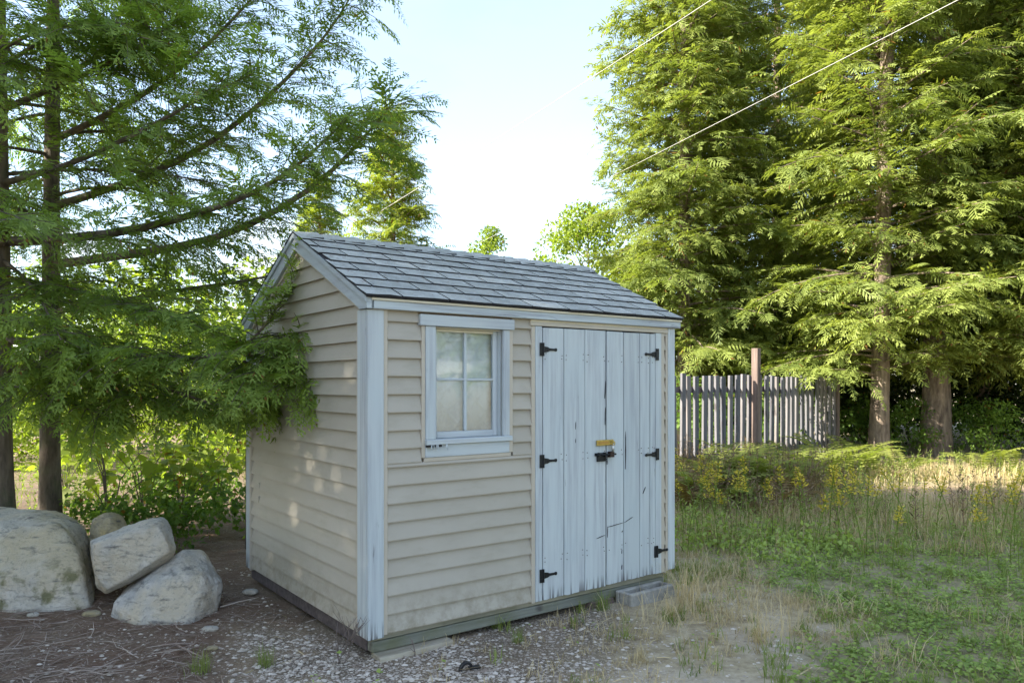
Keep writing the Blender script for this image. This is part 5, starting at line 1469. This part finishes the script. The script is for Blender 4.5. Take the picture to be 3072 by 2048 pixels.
pebbles(P, .006, .018, 'litter_stones', 'gravel', 'small pale stones in the needle litter')
# needle litter and sticks
def sticks(P, lmin, lmax, w, name, mat, tint, label, cat):
    n = len(P); z = gz(P); a = rng.uniform(0, 6.283, n); l_ = rng.uniform(lmin, lmax, n); b = np.column_stack([P, z + rng.uniform(.002, .02, n)]); d = np.column_stack([np.cos(a), np.sin(a), rng.normal(0, .10, n)]) * l_[:, None]; s_ = np.column_stack([-np.sin(a), np.cos(a), rng.normal(0, .6, n)]) * (w * rng.uniform(.5, 1.4, n))[:, None]
    bend = np.column_stack([-np.sin(a), np.cos(a), np.zeros(n)]) * (l_ * rng.normal(0, .12, n))[:, None]; m_ = b + d * .5 + bend; e = b + d
    V = np.stack([b - s_, b + s_, m_ + s_, m_ - s_, e + s_ * .4, e - s_ * .4], 1).reshape(-1, 3); i = np.arange(n) * 6
    F = np.concatenate([np.stack([i, i + 1, i + 2, i + 3], 1), np.stack([i + 3, i + 2, i + 4, i + 5], 1)])
    o = np_obj(name, V, F, M[mat], np.clip(np.repeat(rng.normal(tint, .25, n), 6), 0, .93)); return tag(o, label, cat, kind='stuff')
P = scatter(26000, -4.2, .6, 3.2, 8.0, lambda x, y: (.85 * zones(x, y)['litter'] + .22) * (1 if y < 5.4 else .5))
sticks(P, .03, .09, .0010, 'needle_litter', 'litter', .35, 'brown needle litter around the boulders', 'litter')
P = scatter(2600, -3.6, -.9, 3.3, 5.2, lambda x, y: .8 * zones(x, y)['litter'] * (.15 + .85 * patch(x, y, 1.6, 140, -.1, .25)))
sticks(P, .10, .30, .0022, 'fallen_twigs', 'litter', .55, 'grey fallen twigs heaped below the boulders', 'twigs')
P = scatter(900, -1.5, 3.5, 3.2, 5.6, lambda x, y: .3)
sticks(P, .06, .22, .0018, 'straw_bits', 'straw', .6, 'loose straw stems on the gravel', 'straw')

rv = []; rt = []
for i in range(420):
    u = rng.uniform(0, 2.4) if i % 3 == 0 else rng.uniform(0, 1) ** 1.8 * 2.4
    v = rng.uniform(-0.04, 0.93); row = (v + 0.072) * sl % EXPO
    h = 0.016 * (1 - row / EXPO) + 0.007; a = rng.uniform(0, 6.283); l_ = rng.uniform(.008, .028); w = .0016
    def rp(u_, v_): return np.array(to_world(u_, v_, 1.862 + (v_ + 0.05) * SLOPE + h))
    d1 = (math.cos(a) * l_, math.sin(a) * l_); d2 = (-math.sin(a) * w, math.cos(a) * w)
    rv += [rp(u - d2[0], v - d2[1]), rp(u + d2[0], v + d2[1]), rp(u + d1[0] + d2[0], v + d1[1] + d2[1]), rp(u + d1[0] - d2[0], v + d1[1] - d2[1])]; rt += [rng.uniform(0, .6)] * 4
tag(np_obj('roof_litter', np.array(rv), quads(np.array(rv)), M['litter'], rt), 'fallen brown needles lying on the shed roof', 'litter', kind='stuff')
# ------------------------------------------------------------------ single small plants at the shed's foot
def bare_shrub(base, h, label, n=5, seedling=False):
    t = MB()
    def grow(p, d, l_, r, lev):
        q = [p]; dd = d.copy()
        for i in range(4):
            dd = (dd + Vector((rng.normal(0, .16), rng.normal(0, .16), rng.normal(.04, .08)))).normalized(); q.append(q[-1] + dd * l_ / 4)
        t.tube(q, [r, r * .85, r * .7, r * .55, r * .3], 5)
        if lev > 0:
            for j in range(3):
                f = rng.integers(1, 4); a = rng.uniform(0, 6.28)
                grow(q[f], (dd + Vector((math.cos(a), math.sin(a), .3)) * .75).normalized(), l_ * rng.uniform(.4, .7), r * .6, lev - 1)
    for k in range(n):
        a = rng.uniform(0, 6.28)
        grow(Vector((rng.normal(0, .012), rng.normal(0, .012), -.01)), Vector((math.cos(a) * .35, math.sin(a) * .35, 1)).normalized(), h * rng.uniform(.45, .8), .0042, 2 if h > .3 else 1)
    o = t.build('bare_shrub', M['dead_twig'], None, smooth=True); o.location = base; return tag(o, label, 'shrub')
p = to_world(-0.16, 0.03, 0); bare_shrub((p.x, p.y, 0), .50, 'small leafless twiggy shrub against the near corner of the shed', 3)
p = to_world(0.235, -0.10, 0); bare_shrub((p.x, p.y, 0), .24, 'single dry twig standing by the board under the shed', 1)
tg = [blades('t', np.array([(0.0, 0.0)]), 90, .30, .0022, .75, m_, .5, .045, 'x') for m_ in ('straw', 'grass')]
tme = [o.data for o in tg]
for o in tg: bpy.data.objects.remove(o)
for i, (xd, yd, k, s_, lb) in enumerate(((1580, 1385, 0, .95, 'straw yellow grass tuft beside the concrete block'), (1745, 1475, 0, .62, 'dry reddish grass tuft in the middle of the right yard'), (1385, 1398, 1, .55, 'green grass tuft under the middle of the shed front'), (1140, 1440, 1, .45, 'green grass tuft under the left half of the shed front'), (1190, 1475, 1, .4, 'small green grass tuft on the gravel before the shed'), (1950, 1380, 1, .5, 'green grass tuft among clover'), (610, 1530, 1, .5, 'thin green grass tuft on the gravel at the bottom of the photo'), (460, 1545, 1, .55, 'green grass tuft at the bottom left on the litter'), (1540, 1420, 0, .5, 'dry grass tuft just in front of the concrete block'))):
    Y = CAM_H * FOC / (yd * 3072 / 2352 - HOR); p = gp(xd, Y)
    o = bpy.data.objects.new('grass_tuft', tme[k]); link(o); o.location = (p[0], p[1], 0.0); o.rotation_euler = (0, 0, i * 1.7); o.scale = (s_,) * 3
    tag(o, lb, 'grass tuft', 'single grass tufts in the yard')

# ------------------------------------------------------------------ overhead wires
def wire(a, b, sag, label):
    a, b = Vector(a), Vector(b); a2 = a + (a - b) * 0.35; pts = []
    for i in range(41):
        t = i / 40; q = a2.lerp(b, t); q.z -= sag * 4 * t * (1 - t); pts.append(q)
    o = MB().tube(pts, 0.0042, 6).build('overhead_wire', M['wire'], None, smooth=True); return tag(o, label, 'wire')
wire(at(1625, 0, 9.0), at(870, 488, 13.6), 0.04, 'thin pale overhead wire crossing the open sky to the conifer')
wire(at(2190, 0, 9.0), at(1040, 588, 26.0), 0.04, 'pale overhead wire running across the tall sunlit hemlocks')
